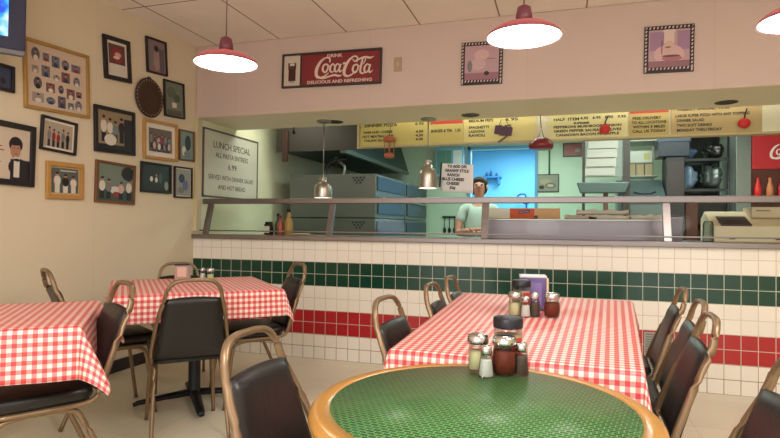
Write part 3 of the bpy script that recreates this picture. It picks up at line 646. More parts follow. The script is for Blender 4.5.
# two checkered chef prints
def chefprint(x, z, lab, shapes, w=.345, h=.36):
    t = thing('chef_print', lab, 'print', group=SOFT); on_front(t, x, z, -1)
    MB().box(-w/2, w/2, -h/2, h/2, 0, .012).build('backing_board', mat('print_black', (40, 26, 34), .5), t, .002)
    n = 13; mb = MB(); s = w/n
    for k in range(n):
        u = -w/2+s*(k+.5)
        for px, py in ((u, h/2-.016), (u, -h/2+.03), (-w/2+.012, u*h/w), (w/2-.014, u*h/w)):
            if abs(px) < w/2-.004: mb.flat2d([(px-s*.3, py-.008), (px+s*.1, py-.008), (px+s*.3, py+.008), (px-s*.1, py+.008)], .0132)
    mb.build('checker_border', mat('print_cream', (206, 186, 178), .6), t)
    photo(t, w-.062, h-.075, .0135, pm(184, 150, 158), shapes, 'artwork', 0, .004)
chefprint(2.717, 2.585, 'faded pink print with checkered border behind middle pendant lamp', [('e', 0, .45, .9, .6, PK), ('e', -.2, -.1, .9, .7, pm(196, 166, 168)), ('r', 0, -.8, 2, .4, pm(150, 104, 118)), ('e', .3, -.65, .3, .25, DK), ('e', -.7, -.2, .3, .7, GY), ('r', .55, .2, .5, .05, pm(140, 110, 120))])
LV = pm(158, 122, 150)
chefprint(4.134, 2.583, 'pink print of chef in tall hat with checkered border at right', [('r', -.6, .4, .7, 1.0, LV), ('r', .7, .4, .6, 1.0, LV), ('e', 0, -.35, 1.5, 1.1, PK), ('r', 0, .65, .5, .8, pm(214, 190, 180)), ('e', 0, .92, .62, .3, pm(214, 190, 180)), ('e', 0, .15, .46, .5, pm(206, 170, 156)), ('r', 0, -.85, 2, .35, pm(140, 94, 104)), ('e', .15, -.55, 1, .3, pm(168, 104, 116)), ('e', .1, -.42, .9, .12, BR), ('r', -.35, .05, .04, .7, BR), ('e', -.05, .05, .3, .07, BR)])
t = thing('blank_switch_plate', 'small beige switch plate on soffit right of soda sign', 'switch plate'); on_front(t, 1.984, 2.633, 0)
MB().box(-.036, .036, -.062, .062, 0, .006).build('plate', mat('plate_beige', (176, 150, 126), .5), t, .002)
MB().box(-.008, .008, -.016, .016, .006, .012).build('toggle', mat('plate_toggle', (196, 172, 148), .5), t, .001)

# television
t = thing('television', 'flat television with blue lit screen hanging at top left corner', 'television')
zt_ = Vector((.80, -.58, -.10)).normalized(); xt = Vector((0, 0, 1)).cross(zt_).normalized(); yt = zt_.cross(xt)
mt = Matrix((xt, yt, zt_)).transposed().to_4x4(); t.rotation_euler = mt.to_euler()
TW, TH = .78, .50
corner = Vector((.20, -2.06, 2.262)); ctr_ = corner-xt*(TW/2)+yt*(TH/2); t.location = ctr_
MB().box(-TW/2, TW/2, -TH/2, TH/2, -.07, 0).build('cabinet', mat('tv_black', (24, 26, 62), .35), t, .006)
sc = MB().box(-TW/2+.09, TW/2-.09, -TH/2+.075, TH/2-.04, 0, .003)
sm = bpy.data.materials.new('tv_screen'); sm.use_nodes = True; nt = sm.node_tree; b = nt.nodes['Principled BSDF']
tc = nt.nodes.new('ShaderNodeTexCoord'); n = nt.nodes.new('ShaderNodeTexNoise'); n.inputs['Scale'].default_value = 9; cr = nt.nodes.new('ShaderNodeValToRGB')
e = cr.color_ramp.elements; e[0].position = .4; e[0].color = (.01, .05, .9, 1); e[1].position = .75; e[1].color = (.7, .8, 1, 1); k = e.new(.5); k.color = (.02, .3, .9, 1)
nt.links.new(tc.outputs['Object'], n.inputs['Vector']); nt.links.new(n.outputs[0], cr.inputs[0]); nt.links.new(cr.outputs[0], b.inputs['Emission Color']); b.inputs['Emission Strength'].default_value = 1.1
b.inputs['Base Color'].default_value = (0, 0, 0, 1)
sc.build('screen', sm, t)
MB().box(-TW/2, TW/2, -TH/2-.03, -TH/2+.002, -.05, .008).build('speaker_bar', mat('tv_silver', (112, 110, 116), .4, .3), t, .006)
MB().box(-.05, .05, -.05, .05, -.30, -.07).tube([(0, .0, -.2), (0, .62, -.2)], .02, 10).build('mount_arm', blackm, t)

# ------------------------------------------------------------------ lunch board on kitchen left wall
t = thing('lunch_board', 'white handwritten lunch special board on kitchen left wall', 'sign'); on_left_wall(t, .64, 1.845, 0)
MB().box(-.51, .51, -.335, .335, .0, .008).build('board', mat('board_white', (206, 206, 190), .5), t)
mb = MB().box(-.525, .525, .335, .352, 0, .014).box(-.525, .525, -.352, -.335, 0, .014).box(-.525, -.508, -.352, .352, 0, .014).box(.508, .525, -.352, .352, 0, .014)
mb.build('edging', mat('board_edge', (96, 92, 80), .5), t)
for s, z, sz, w in (('LUNCH SPECIAL', .2, .1, .70), ('ALL PASTA ENTREES', .095, .075, .62), ('6.99', -.015, .09, .16), ('SERVED WITH DINNER SALAD', -.14, .07, .86), ('AND HOT BREAD', -.24, .07, .52)):
    text('lettering', s, sz, mat('marker_ink', (70, 68, 62), .7), t, .0, z, .0085, width=w)

# ------------------------------------------------------------------ menu boards
hous = thing('menu_housing', 'long cream housing strip below and around the yellow menu boards', 'menu housing', (0, .85, 2.03))
MB().box(1.29, 5.16, -.005, .1, .012, .03).build('lower_lip', mat('menu_lip', (196, 180, 132), .5), hous, .004)
MB().box(1.29, 5.16, .02, .1, .028, .3).build('back_panel', mat('menu_back', (222, 220, 190), .5), hous)
MB().box(1.29, 1.315, -.012, .02, .0, .3).build('end_cap', MATS['menu_lip'], hous, .002)
yel, pal, tan = mat('menu_yellow', (204, 192, 112), .5), mat('menu_pale', (224, 218, 158), .5), mat('menu_tan', (182, 162, 112), .5)
def menu(x0, x1, lab, m, lines, red=None):
    t = thing('menu_board', lab, 'menu board', group='menu boards above the serving window'); on_front(t, (x0+x1)/2, 2.183, 0, .868)
    w = x1-x0; MB().box(-w/2, w/2, -.122, .128, 0, .01).build('panel', m, t)
    if red: MB().box(red[0]-(x0+x1)/2, red[1]-(x0+x1)/2, red[2], red[3], .01, .012).build('header_strip', mat('menu_red', (190, 62, 44), .5), t)
    for s, x, y, sz, ww in lines: text('lettering', s, sz, blacktxt, t, x, y, .0105, width=ww, bold=.0012)
menu(1.32, 2.05, 'left end yellow menu board with black lettering', yel, [('DINNER PIZZA', -.14, .085, .042, .36), ('HAM AND CHEESE', -.17, .015, .036, .32), ('HOT MEATBALL SUB', -.17, -.03, .036, .34), ('ITALIAN SAUSAGE', -.17, -.072, .036, .30), ('6.95', .28, .085, .04, .09), ('4.50', .28, .005, .034, .08), ('4.50', .28, -.035, .034, .08), ('4.95', .28, -.075, .034, .08)])
menu(2.055, 2.42, 'yellow menu board with red strip across its top', yel, [('BURGER & TEA   1.50', -.0, .0, .04, .30)], (2.08, 2.41, .07, .122))
menu(2.425, 3.12, 'wide yellow menu board with price columns right of red strip', mat('menu_yellow_bright', (222, 212, 140), .5), [('MEDIUM PEPS', -.18, .085, .038, .24), ('6.95', .12, .085, .038, .12), ('SPAGHETTI', -.2, .02, .036, .2), ('LASAGNA', -.22, -.02, .036, .16), ('RAVIOLI', -.22, -.06, .036, .16), ('5.95', .06, .02, .036, .12), ('6.50', .06, -.02, .036, .12), ('5.95', .06, -.06, .036, .12)])
menu(3.235, 3.935, 'pale yellow menu board behind the hanging tomato ornament', pal, [('HALF', -.25, .06, .036, .1), ('ITEM', -.12, .06, .036, .1), ('4.95   6.95   8.95   9.95', .14, .065, .034, .40), ('SUPREME', -.05, .02, .026, .14), ('PEPPERONI MUSHROOM ONION', .0, -.012, .032, .6), ('GREEN PEPPER SAUSAGE OLIVES', .0, -.05, .032, .6), ('CANADIAN BACON PINEAPPLE', .0, -.088, .032, .56)])
menu(3.95, 4.285, 'menu board with red top strip and bold delivery lettering', mat('menu_mid', (188, 172, 106), .5), [('FREE DELIVERY', -.02, .04, .034, .24), ('TO ALL LOCATIONS', -.0, .0, .034, .29), ('WITHIN 5 MILES', .0, -.04, .034, .27), ('CALL US TODAY', .0, -.08, .034, .28)], (3.955, 4.28, .085, .125))
menu(4.30, 5.01, 'tan menu board at right end with large pizza offer', tan, [('WEEKLY SPECIAL  19.95', -.1, .1, .03, .42), ('LARGE SUPER PIZZA WITH ANY TOPPING', -.03, .045, .034, .58), ('DINNER SALAD', -.2, .002, .034, .22), ('TWO SOFT DRINKS', -.17, -.042, .034, .28), ('MONDAY THRU FRIDAY', -.13, -.085, .036, .36)])
area('menu_light', (3.2, .78, 2.25), 3.4, .05, (1, .95, .8), rot=(math.radians(90), 0, 0), sy=.02)

# hanging ornaments by menus
g = 'small ornaments hanging below the soffit'
t = thing('chef_ornament', 'orange brown hanging figure ornament at left menu board', 'ornament', (1.665, .79, 1.915), 0, g)
MB().lathe([(.04, 0), (.055, .02), (.05, .04), (.025, .055)], 16).build('lower_bowl', mat('ornament_orange', (178, 98, 66), .5), t)
MB().lathe([(.06, .17), (.068, .19), (.06, .21), (.035, .225)], 16).build('upper_bowl', MATS['ornament_orange'], t)
for k in range(4): a = .4+k*math.pi/2; MB().tube([(.045*math.cos(a), .045*math.sin(a), .035), (.055*math.cos(a), .055*math.sin(a), .18)], .004, 6).build('cord', MATS['ornament_orange'], t)
MB().tube([(0, 0, .22), (.01, 0, .347)], .003, 6).build('hook', blackm, t)
t = thing('red_lantern', 'dark red dome lantern hanging by chain at menu gap', 'lantern', (3.176, .70, 1.945), 0, g)
MB().lathe([(.10, 0), (.112, .02), (.11, .05), (.085, .085), (.05, .105), (.03, .11)], 24).build('dome', mat('lantern_red', (122, 32, 42), .35), t)
MB().tube([(-.03, 0, .09), (0, 0, .2), (.03, 0, .09)], .004, 6).tube([(0, 0, .2), (-.01, 0, .317)], .004, 6).build('chain', blackm, t)
t = thing('purple_tag', 'purple hanging block with tilted strap before yellow menu', 'ornament', (2.82, .8, 2.16), 0, g)
MB().box(-.085, .085, -.012, .012, -.05, .035).xf(Matrix.Rotation(math.radians(10), 4, 'Y')).build('block', mat('purple_block', (88, 56, 78), .5), t, .008)
MB().tube([(.05, 0, -.05), (-.05, 0, -.12)], .009, 6).build('strap', mat('strap_grey', (120, 104, 100), .6), t)
MB().tube([(-.05, 0, .03), (-.02, 0, .102)], .003, 6).tube([(.05, 0, .03), (.02, 0, .102)], .003, 6).build('string', blackm, t)
for x, z, nm, lab in ((3.74, 2.13, 'tomato_ornament', 'red tomato ornament with dark stem before pale menu board'), (4.865, 2.135, 'tomato_ornament', 'red tomato ornament at right end of tan menu board')):
    t = thing(nm, lab, 'ornament', (x, .82, z), 0, g)
    MB().ell((0, 0, 0), .05, .03, .044).build('fruit', mat('tomato_red', (206, 36, 36), .35), t)
    MB().tube([(0, 0, .04), (.005, 0, .07), (.03 if x < 4 else .02, 0, .126)], .006, 6).build('stem', blackm, t)
t = thing('ceiling_hook', 'small black hook hanging from soffit above lunch board end', 'hook', (.62, .70, 2.19), 0)
MB().lathe([(.012, 0), (.018, .01), (.016, .03), (.006, .04), (.006, .072)], 12).build('body', blackm, t)

# ------------------------------------------------------------------ kitchen: hood, ovens
hood = thing('exhaust_hood', 'dark exhaust hood with brown end panel above the ovens', 'hood', (0, 1.3, 2.09))
MB().prism([(.15, 0), (.95, 0), (.95, .06), (.8, .52), (.15, .52)], .02, 2.8, 'y').build('canopy', mat('hood_green_grey', (58, 74, 66), .45, .4, var=.2, scale=3), hood, .004)
MB().prism([(.08, 0), (1.12, 0), (1.12, .33), (.08, .33)], 0, .02, 'y').build('end_panel', mat('hood_end', (44, 38, 28), .6), hood)
MB().box(.9, .97, .02, 2.8, -.03, .02).build('grease_lip', mat('hood_lip', (120, 130, 116), .3, .7), hood, .003)
t = thing('wooden_strip', 'narrow reddish brown strip hanging at left end of hood', 'strip', (.21, 1.28, 1.97))
MB().box(-.035, .035, -.01, .01, 0, .37).build('board', mat('reddish_wood', (56, 28, 22), .6), t, .004)
MB().lathe([(.006, .37), (.006, .39)], 8).build('peg', blackm, t)
side = mat('oven_side', (98, 102, 94), .45, .35, var=.06, scale=2)
ofr = mat('oven_front', (58, 70, 80), .4, .2, var=.1, scale=2)
def oven(y, lab):
    t = thing('pizza_oven', lab, 'oven', (0, y, 0), 0, 'stacked pizza ovens on kitchen left side')
    for z0 in (1.31, .78):
        d = MB().box(.16, 1.28, 0, 1.25, z0, z0+.52).build('deck', side, t, .006)
        MB().box(1.28, 1.30, .06, 1.19, z0+.05, z0+.25).build('door', ofr, d, .004)
        MB().tube([(1.33, .15, z0+.24), (1.33, 1.1, z0+.24)], .012, 8).build('handle', chrome, d)
        MB().box(1.28, 1.295, .04, 1.21, z0+.33, z0+.49).build('control_panel', mat('oven_panel', (40, 54, 64), .4, .2), d, .003)
        mb = MB()
        for r in range(3):
            for k in range(4-r): mb.lathe([(.009, 0), (.009, -.002)], 10, (0, 0, 0)) if 0 else mb.prism(ellpts(1.0+k*.045+r*.022, z0+.475-r*.03, .024, .024, 10), -.003, .001, 'y')
        mb.build('vent_holes', blackm, d)
    MB().box(.2, 1.25, .05, 1.2, .6, .78).build('stand', blackm, t)
    for x in (.24, 1.2):
        for yy in (.1, 1.15): MB().tube([(x, yy, 0), (x, yy, .62)], .025, 10).build('leg', blackm, t)
oven(1.5, 'grey pizza oven stack with side vents, nearest the counter')
oven(2.79, 'second pizza oven stack farther back along kitchen left side')
t = thing('pipe_bundle', 'dark pipes and cables hanging between hood and oven', 'pipes', (.62, 1.75, 1.834))
MB().tube(spline([(-.1, 0, .002), (-.08, 0, .1), (0, 0, .18), (.10, 0, .2), (.16, .05, .22)]), .03, 10).build('duct', mat('dark_duct', (60, 62, 56), .4, .5), t)
MB().tube(spline([(.15, 0, 0), (.16, 0, .12), (.06, 0, .2), (.05, 0, .235)]), .018, 10).build('pipe', steel_dull, t)

# back-left cabinet and utensils, pictures on green wall
t = thing('wall_cabinet', 'blue lit wall cabinet left of the doorway', 'cabinet', (1.45, 3.95, 2.02))
MB().box(0, .44, .0, .24, 0, .45).build('body', mat('cabinet_blue_lit', (120, 176, 206), .5), t, .005)  # blue light painted into the cabinet body colour
MB().box(.03, .25, -.012, 0, .04, .40).build('door', mat('cabinet_green', (88, 140, 130), .4), t, .003)
MB().box(.28, .42, -.012, 0, .04, .40).build('door', mat('cabinet_white', (214, 226, 232), .4), t, .003)
rail = thing('utensil_rack', 'dark utensils hanging from rack on green wall beside ovens', 'utensil rack', (1.72, 4.19, 1.36))
MB().box(-.2, .2, -.03, 0, 0, .03).build('bar', blackm, rail, .003)
for k in range(5):
    x = -.16+k*.08; u = MB().tube([(x, -.02, .0), (x, -.02, -.16)], .006, 6).build('utensil', blackm, rail)
    MB().ell((x, -.02, -.2), .026, .01, .045, 10, 6).build('blade', blackm, u)
def gpic(x0, x1, z0, z1, lab, bg, sh):
    t, iw, ih = frame('picture_frame', lab, x1-x0, z1-z0, .012, blackf, 0, None, bg, sh, .015, 'pictures on green kitchen wall'); on_front(t, (x0+x1)/2, (z0+z1)/2, 0, 4.197)
gpic(2.975, 3.325, 1.765, 2.04, 'square picture of noodles on green wall right of doorway', pm(122, 128, 112), [('e', -.2, .2, 1, .7, pm(150, 142, 110)), ('e', .3, -.3, 1, .7, pm(96, 96, 84)), ('e', .3, -.3, .6, .35, pm(170, 160, 130)), ('e', -.5, -.5, .5, .5, DK)])
gpic(3.38, 3.69, 2.3, 2.51, 'reddish picture high on green wall left of notice rack', pm(126, 60, 60), [('e', -.2, .1, 1, 1, RD), ('e', .4, -.1, .6, .6, pm(120, 130, 120))])
t = thing('wall_conduit', 'thin dark pipe on green wall above the noodle picture', 'pipe', (3.18, 4.185, 2.04))
MB().tube([(0, 0, 0), (0, 0, .54)], .012, 8).build('pipe', mat('conduit', (66, 96, 90), .5), t)
# back room
t = thing('back_room_lamp', 'round white ceiling lamp glowing in blue back room', 'lamp', (2.35, 5.5, 2.74))
MB().lathe([(.13, 0), (.13, -.03), (.09, -.06), (.02, -.07)], 24).build('diffuser', mat('room_lamp', (235, 245, 255), .5, emit=9), t)
t = thing('wall_shelf', 'small blue shelf with bottles in back room', 'shelf', (2.06, 6.36, 2.19))
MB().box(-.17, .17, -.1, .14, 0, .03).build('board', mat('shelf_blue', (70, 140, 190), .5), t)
MB().box(-.14, -.11, -.08, .14, -.12, 0).box(.11, .14, -.08, .14, -.12, 0).build('bracket', MATS['shelf_blue'], t)
for i, (x, h) in enumerate(((1.95, .09), (2.03, .12), (2.14, .07))):
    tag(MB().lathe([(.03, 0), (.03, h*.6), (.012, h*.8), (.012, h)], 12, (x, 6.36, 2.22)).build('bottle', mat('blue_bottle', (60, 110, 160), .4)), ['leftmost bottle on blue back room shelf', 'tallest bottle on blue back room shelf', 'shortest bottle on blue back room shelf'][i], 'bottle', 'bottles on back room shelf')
t = thing('faucet_sprayer', 'blue lit sink sprayer and tap in back room doorway', 'faucet', (2.72, 6.2, 1.0))
MB().box(-.35, .3, -.25, .25, -.1, .0).build('sink', mat('sink_blue_lit', (110, 160, 200), .3, .5), t, .01)  # the room's blue light is put into the sink and tap colours
MB().box(-.32, -.28, -.2, .2, -1, -.1).box(.23, .27, -.2, .2, -1, -.1).build('stand', MATS['sink_blue_lit'], t)
MB().tube(spline([(0, 0, 0), (0, 0, .75), (-.06, 0, .86), (-.16, 0, .82), (-.18, 0, .7)]), .018, 8).build('spout', mat('faucet_blue_lit', (60, 110, 170), .3, .6), t)
MB().ell((-.0, -.02, .72), .09, .06, .06).build('valve', MATS['faucet_blue_lit'], t)

# ------------------------------------------------------------------ paper sign hanging at counter
t = thing('paper_sign', 'white handwritten paper sign hanging above the middle counter', 'sign'); on_front(t, 2.36, 1.70, -4, .84)
mb = MB(); w, h = .33, .285
vs = [[mb.bm.verts.new((w*(i/10-.5)+.02*(.5-j/6), h*(j/6-.5), .012*math.sin(i*.7)*(1-j/6)*(1.2 if j < 2 else .5))) for j in range(7)] for i in range(11)]
for i in range(10):
    for j in range(6): mb.face([vs[i][j], vs[i+1][j], vs[i+1][j+1], vs[i][j+1]])
o = mb.build('sheet', mat('sign_paper', (250, 246, 246), .7), t); m_ = o.modifiers.new('s', 'SOLIDIFY'); m_.thickness = .001
for k, s in enumerate(('TO ADD ON', 'GRANNY STYLE', 'RANCH', 'BLUE CHEESE', 'CHEESE', '50¢')):
    text('lettering', s, .04, mat('marker_black', (40, 36, 44), .7), t, -.035+(.03 if k < 2 else 0), .115-k*.043, .013, width=(.19, .24, .12, .22, .13, .06)[k], bold=.0012)
for x in (-.13, .15): MB().tube([(x, h/2-.005, 0), (x, .29, 0)], .0015, 6).build('string', steel_dull, t)
MB().box(-.175, -.16, -.1, .15, -.004, .004).build('clip_strip', blackm, t)

# ------------------------------------------------------------------ right side of kitchen
t = thing('notice_rack', 'grey notice sheets clipped on a metal rack', 'notice rack', (3.80, 1.88, 1.10))
MB().box(-.22, -.19, -.02, .02, .0, 1.15).build('post', mat('rack_dark', (52, 48, 44), .5), t)
MB().box(.2, .27, -.03, .03, 0, 1.15).build('post', MATS['rack_dark'], t)
MB().box(-.21, .2, -.015, .0, .68, 1.12).build('board', mat('notice_grey', (120, 128, 122), .6), t)
for k in range(4):
    MB().box(-.19+.01*k, .12+.01*k, -.02-.002*k, -.016-.002*k, .69+k*.1, .80+k*.1).build('sheet', mat('notice_sheet', (166, 166, 156), .7), t)
MB().box(-.18, .11, -.032, -.03, .695, .7).box(-.18, .11, -.032, -.03, .79, .796).box(-.17, .12, -.032, -.03, .89, .896).box(-.16, .13, -.032, -.03, .99, .996).build('printed_line', mat('notice_line', (90, 78, 70), .7), t)
MB().prism([(-.24, .50), (.22, .50), (.27, .62), (-.28, .62)], -.08, .02, 'y').build('tray', mat('rack_tray', (74, 92, 88), .4, .3), t, .01)
MB().box(.0, .05, -.02, .02, -.0, .5).build('stem', mat('rack_brown', (96, 62, 48), .5), t)
# shelf unit with boxes
t = thing('storage_shelf', 'steel storage shelf holding boxes right of notice rack', 'shelf', (4.23, 2.4, 0))
for z in (1.55, 1.83, 2.24): MB().box(-.16, .19, -.1, .3, z-.012, z).build('shelf_board', steel_dull, t)
for x in (-.16, .17): MB().box(x, x+.02, .28, .3, 0, 2.4).build('post', steel_dull, t)
tag(MB().box(4.10, 4.36, 2.35, 2.6, 1.985, 2.12).build('white_box', mat('box_white', (214, 222, 212), .6), None, .004), 'white carton with yellow label on upper storage shelf', 'box')
MB().box(4.27, 4.33, 2.347, 2.35, 2.02, 2.09).build('label_sticker', mat('box_label_yellow', (206, 200, 120), .6), bpy.data.objects['white_box'])
MB().box(4.095, 4.365, 2.34, 2.6, 1.969, 1.985).build('tray', mat('tray_tan', (150, 140, 116), .6), bpy.data.objects['white_box'])
for i, x in enumerate((4.10, 4.19, 4.28)):
    tag(MB().box(x, x+.082, 2.34, 2.55, 1.832, 1.965).build('tan_box', mat('box_tan', (176, 164, 128), .7), None, .003), ['left tan carton below white carton', 'middle tan carton below white carton', 'right tan carton below white carton'][i], 'box', 'tan cartons on storage shelf')
t = thing('prep_station', 'grey green prep station with sloped lid behind counter', 'prep station', (4.24, 2.04, 0))
MB().box(-.28, .2, -.1, .25, 0, 1.5).build('body', mat('prep_grey', (104, 116, 112), .4, .4), t, .005)
MB().prism([(-.12, 1.5), (-.12, 1.55), (.2, 1.77), (.25, 1.77), (.25, 1.5)], -.28, .2, 'x').build('lid', mat('prep_lid', (84, 102, 102), .35, .3), t, .005)
MB().tube([(-.12, -.05, 1.62), (-.05, -.06, 1.60), (.05, -.06, 1.6), (.1, -.05, 1.62)], .008, 6).build('handle', blackm, t)
# dark column and boxes
t = thing('dark_cabinet', 'tall dark cabinet between storage shelf and wire shelves', 'cabinet', (4.54, 2.0, 0))
MB().box(-.09, .09, 0, .27, 0, 2.0).build('body', mat('cabinet_dark', (40, 38, 40), .5), t, .005)
MB().box(-.085, .085, -.012, 0, .5, 1.95).build('door', mat('cabinet_dark_door', (52, 46, 46), .45), t, .003)
t = thing('dark_crate', 'dark crate with blue tint on top of tall dark cabinet', 'crate', (4.53, 1.98, 2.0))
MB().box(-.16, .15, 0, .29, .0, .2).build('body', mat('crate_dark', (30, 38, 54), .35), t, .01)
MB().box(-.165, .155, -.01, .30, .16, .2).build('rim', mat('crate_rim', (50, 66, 92), .35), t, .004)
t = thing('wire_shelving', 'black wire shelving stacked with bagged goods behind counter', 'shelving', (4.90, 2.3, 0))
for x in (-.25, .22):
    for y in (0, .4): MB().tube([(x, y, 0), (x, y, 2.4)], .012, 8).build('post', mat('shelf_post', (60, 64, 64), .4, .5), t)
for z in (.9, 1.3, 1.66, 2.0):
    mb = MB()
    for k in range(13): mb.box(-.25+k*.038, -.256+k*.038, 0, .4, z, z+.006)
    mb.box(-.26, .23, -.006, .006, z-.02, z+.01).box(-.26, .23, .394, .406, z-.02, z+.01); mb.build('shelf', MATS['shelf_post'], t)
struct('wall_kitchen_right', MB().box(-.27+4.9, 5.17, 2.95, 3.0, 0, 2.6), mat('dark_partition', (30, 30, 30), .7))
def bag(x, y, z, w, d, h, m, lab, seed):
    r = random.Random(seed); mb = MB().ell((0, 0, h/2), w/2, d/2, h/2, 24, 14)
    for v in mb.bm.verts:
        n_ = .12*math.sin(v.co.x*60+seed)+.1*math.sin(v.co.z*75+v.co.x*30+seed*2)+.08*math.sin(v.co.y*50)
        v.co.x *= 1+n_; v.co.y *= 1+n_; v.co.z = max(0, v.co.z*(1+n_*.6))
    o = mb.build('plastic_bag', m); o.location = (x, y, z); tag(o, lab, 'bag', 'bags on wire shelving')
bag(4.76, 2.48, 1.67, .18, .25, .27, mat('bag_clear_blue', (142, 168, 196), .2, spec=.8), 'pale blue shiny plastic bag on wire shelving', 2)
bag(5.0, 2.52, 1.67, .24, .3, .29, mat('bag_dark', (74, 84, 80), .2, spec=.8), 'large dark grey green bag on wire shelving', 5)
bag(4.75, 2.5, 2.01, .17, .28, .17, mat('bag_blue', (90, 120, 156), .25, spec=.8), 'small blue bag on top wire shelf', 9)
bag(5.01, 2.5, 2.01, .24, .28, .19, mat('bag_black', (28, 28, 30), .25, spec=.8), 'black bag on top wire shelf', 11)
tag(MB().box(4.70, 5.12, 2.34, 2.68, 1.31, 1.56).build('storage_bin', mat('bin_black', (24, 22, 22), .5), None, .01), 'black storage bin on middle wire shelf', 'bin')
tag(MB().box(4.70, 5.12, 2.34, 2.68, .91, 1.2).build('storage_bin', mat('bin_dark', (32, 26, 24), .5), None, .01), 'dark brown storage bin on lower wire shelf', 'bin')
t = thing('brown_panel', 'reddish brown upright panel between cabinet and wire shelving', 'panel', (4.72, 2.1, 0))
MB().box(-.06, .06, 0, .02, 0, 1.5).build('panel', mat('panel_brown', (92, 52, 38), .5), t, .003)
# beverage cooler
t = thing('drinks_cooler', 'glass door drinks cooler with red Coca-Cola header at right', 'cooler', (5.55, 2.2, 0))
MB().box(-.37, .40, 0.02, .6, 0, 2.3).build('cabinet', mat('cooler_white', (170, 178, 172), .4), t, .008)
MB().box(-.39, -.245, -.03, .02, .1, 2.26).build('side_frame', mat('cooler_frame', (126, 136, 130), .3, .5), t, .006)
MB().box(-.235, .40, -.03, .02, 1.865, 2.24).build('header', mat('cooler_red', (164, 30, 36), .5, emit=.12), t, .006)
mb0 = mb; mb = MB()
Z = .0
def cb2(pts, ws, dz=0): brush(pts, ws, dz, 0.00108, 258, 178)
cb2([(352, 138), (350, 112), (322, 108), (285, 135), (258, 185), (256, 228), (276, 244), (312, 234), (345, 208)], [10, 12, 9, 18, 24, 22, 14, 12, 6])
cb2([(266, 236), (300, 246), (345, 234), (385, 222), (420, 226), (440, 220)], [16, 14, 12, 14, 14, 4], .0003)
cb2([(330, 150), (308, 160), (302, 190), (318, 206), (336, 188), (340, 160), (328, 150)], [12, 13, 15, 12, 12, 12, 10], .0006)
cb2([(388, 160), (376, 148), (358, 165), (356, 190), (368, 203), (392, 190)], [10, 9, 15, 15, 10, 5], .0009)
cb2([(424, 158), (408, 146), (392, 165), (390, 188), (402, 200), (420, 180), (432, 148)], [8, 9, 14, 14, 10, 8, 8], .0012)
cb2([(432, 146), (422, 180), (428, 198), (444, 186)], [12, 14, 12, 5], .0015)
cb2([(446, 144), (466, 138)], [13, 13])
cb2([(545, 130), (548, 100), (522, 94), (486, 125), (460, 175), (458, 212), (478, 226), (508, 216), (536, 190)], [9, 11, 9, 17, 22, 20, 14, 11, 5])
cb2([(548, 146), (524, 156), (518, 185), (532, 202), (550, 184), (556, 158), (546, 146)], [11, 12, 14, 11, 11, 11, 9], .0006)
cb2([(556, 160), (590, 140), (606, 112), (600, 94), (586, 112), (574, 160), (572, 195), (590, 204), (606, 190)], [4, 6, 8, 8, 12, 14, 14, 10, 5], .0009)
cb2([(636, 152), (620, 142), (602, 160), (600, 184), (612, 198), (630, 178), (642, 146)], [8, 9, 13, 13, 10, 8, 8], .0012)
cb2([(642, 142), (632, 176), (638, 196), (660, 180)], [11, 13, 11, 3], .0015)
lt = mb.build('script_lettering', mat('cooler_lettering', (232, 214, 206), .5), t)
on_front(lt, -.06, 2.05, 0, -.034)
MB().box(-.235, .40, -.025, -.015, .2, 1.86).build('glass_door', clear, t)
MB().box(-.235, .40, -.012, .018, .2, 1.86).build('interior', mat('cooler_inner_glow', (116, 50, 44), .4, emit=.08), t)  # red colour and slight emission stand in for the cooler's inner glow
for r in range(2):
    for k in range(6):
        MB().lathe([(.033, 0), (.033, .13), (.014, .2), (.014, .24)], 10, (-.19+k*.11, -.05, 1.53-r*.35)).build('drink_bottle', mat(('drink_red', 'drink_amber')[k % 2], ((190, 40, 38), (176, 110, 70))[k % 2], .2, emit=.15), t)  # bottles emit a little to imitate light inside the cooler
mb = MB().box(-.235, .40, -.09, .0, 1.51, 1.53).box(-.235, .40, -.09, .0, 1.16, 1.18); mb.build('rack', steel_dull, t)

# ------------------------------------------------------------------ on the counter
t = thing('steel_prep_unit', 'long brushed steel box unit on the serving counter', 'counter unit', (0, .42, 1.111))
MB().box(2.70, 4.22, 0, .3, 0, .178).build('body', mat('brushed_steel', (150, 134, 144), .35, .8, var=.1, scale=2), t, .005)
MB().box(2.69, 4.23, -.012, .31, .165, .18).build('rim', chrome, t, .003)
t = thing('steel_side_bin', 'purplish grey bin at right end of steel unit', 'bin', (4.27, .45, 1.111))
MB().box(-.035, .05, 0, .25, 0, .2).build('body', mat('bin_purple_grey', (120, 106, 118), .4, .3), t, .004)
MB().box(-.038, .053, -.003, .253, .19, .2).build('rim', steel_dull, t, .002)
# pizza box
t = thing('pizza_box', 'white orange and tan box lying on steel counter unit', 'box', (3.03, .47, 1.292))
MB().box(-.32, .32, 0, .2, 0, .095).build('carton', mat('carton_tan', (230, 180, 138), .7), t, .003)
MB().box(-.32, -.115, -.003, .0, .004, .092).build('white_panel', mat('carton_white', (244, 236, 226), .7), t)
MB().box(-.115, .1, -.003, .0, .004, .092).build('orange_panel', mat('carton_orange', (228, 100, 62), .7), t)
MB().prism([(-.04, .042), (.06, .056), (.062, .082), (-.038, .068)], -.005, -.003, 'y').build('logo_plate', mat('logo_navy', (70, 60, 110), .6), t)
t2 = text('lettering', 'WISCONSIN', .017, whitem, t, 0, 0, 0, width=.085); t2.rotation_euler = (math.radians(90), math.radians(-8), 0); t2.location = (.011, -.0055, .062)
MB().box(.07, .13, -.002, 0, .0, .03).build('flap_mark', mat('carton_brown', (130, 80, 60), .7), t)
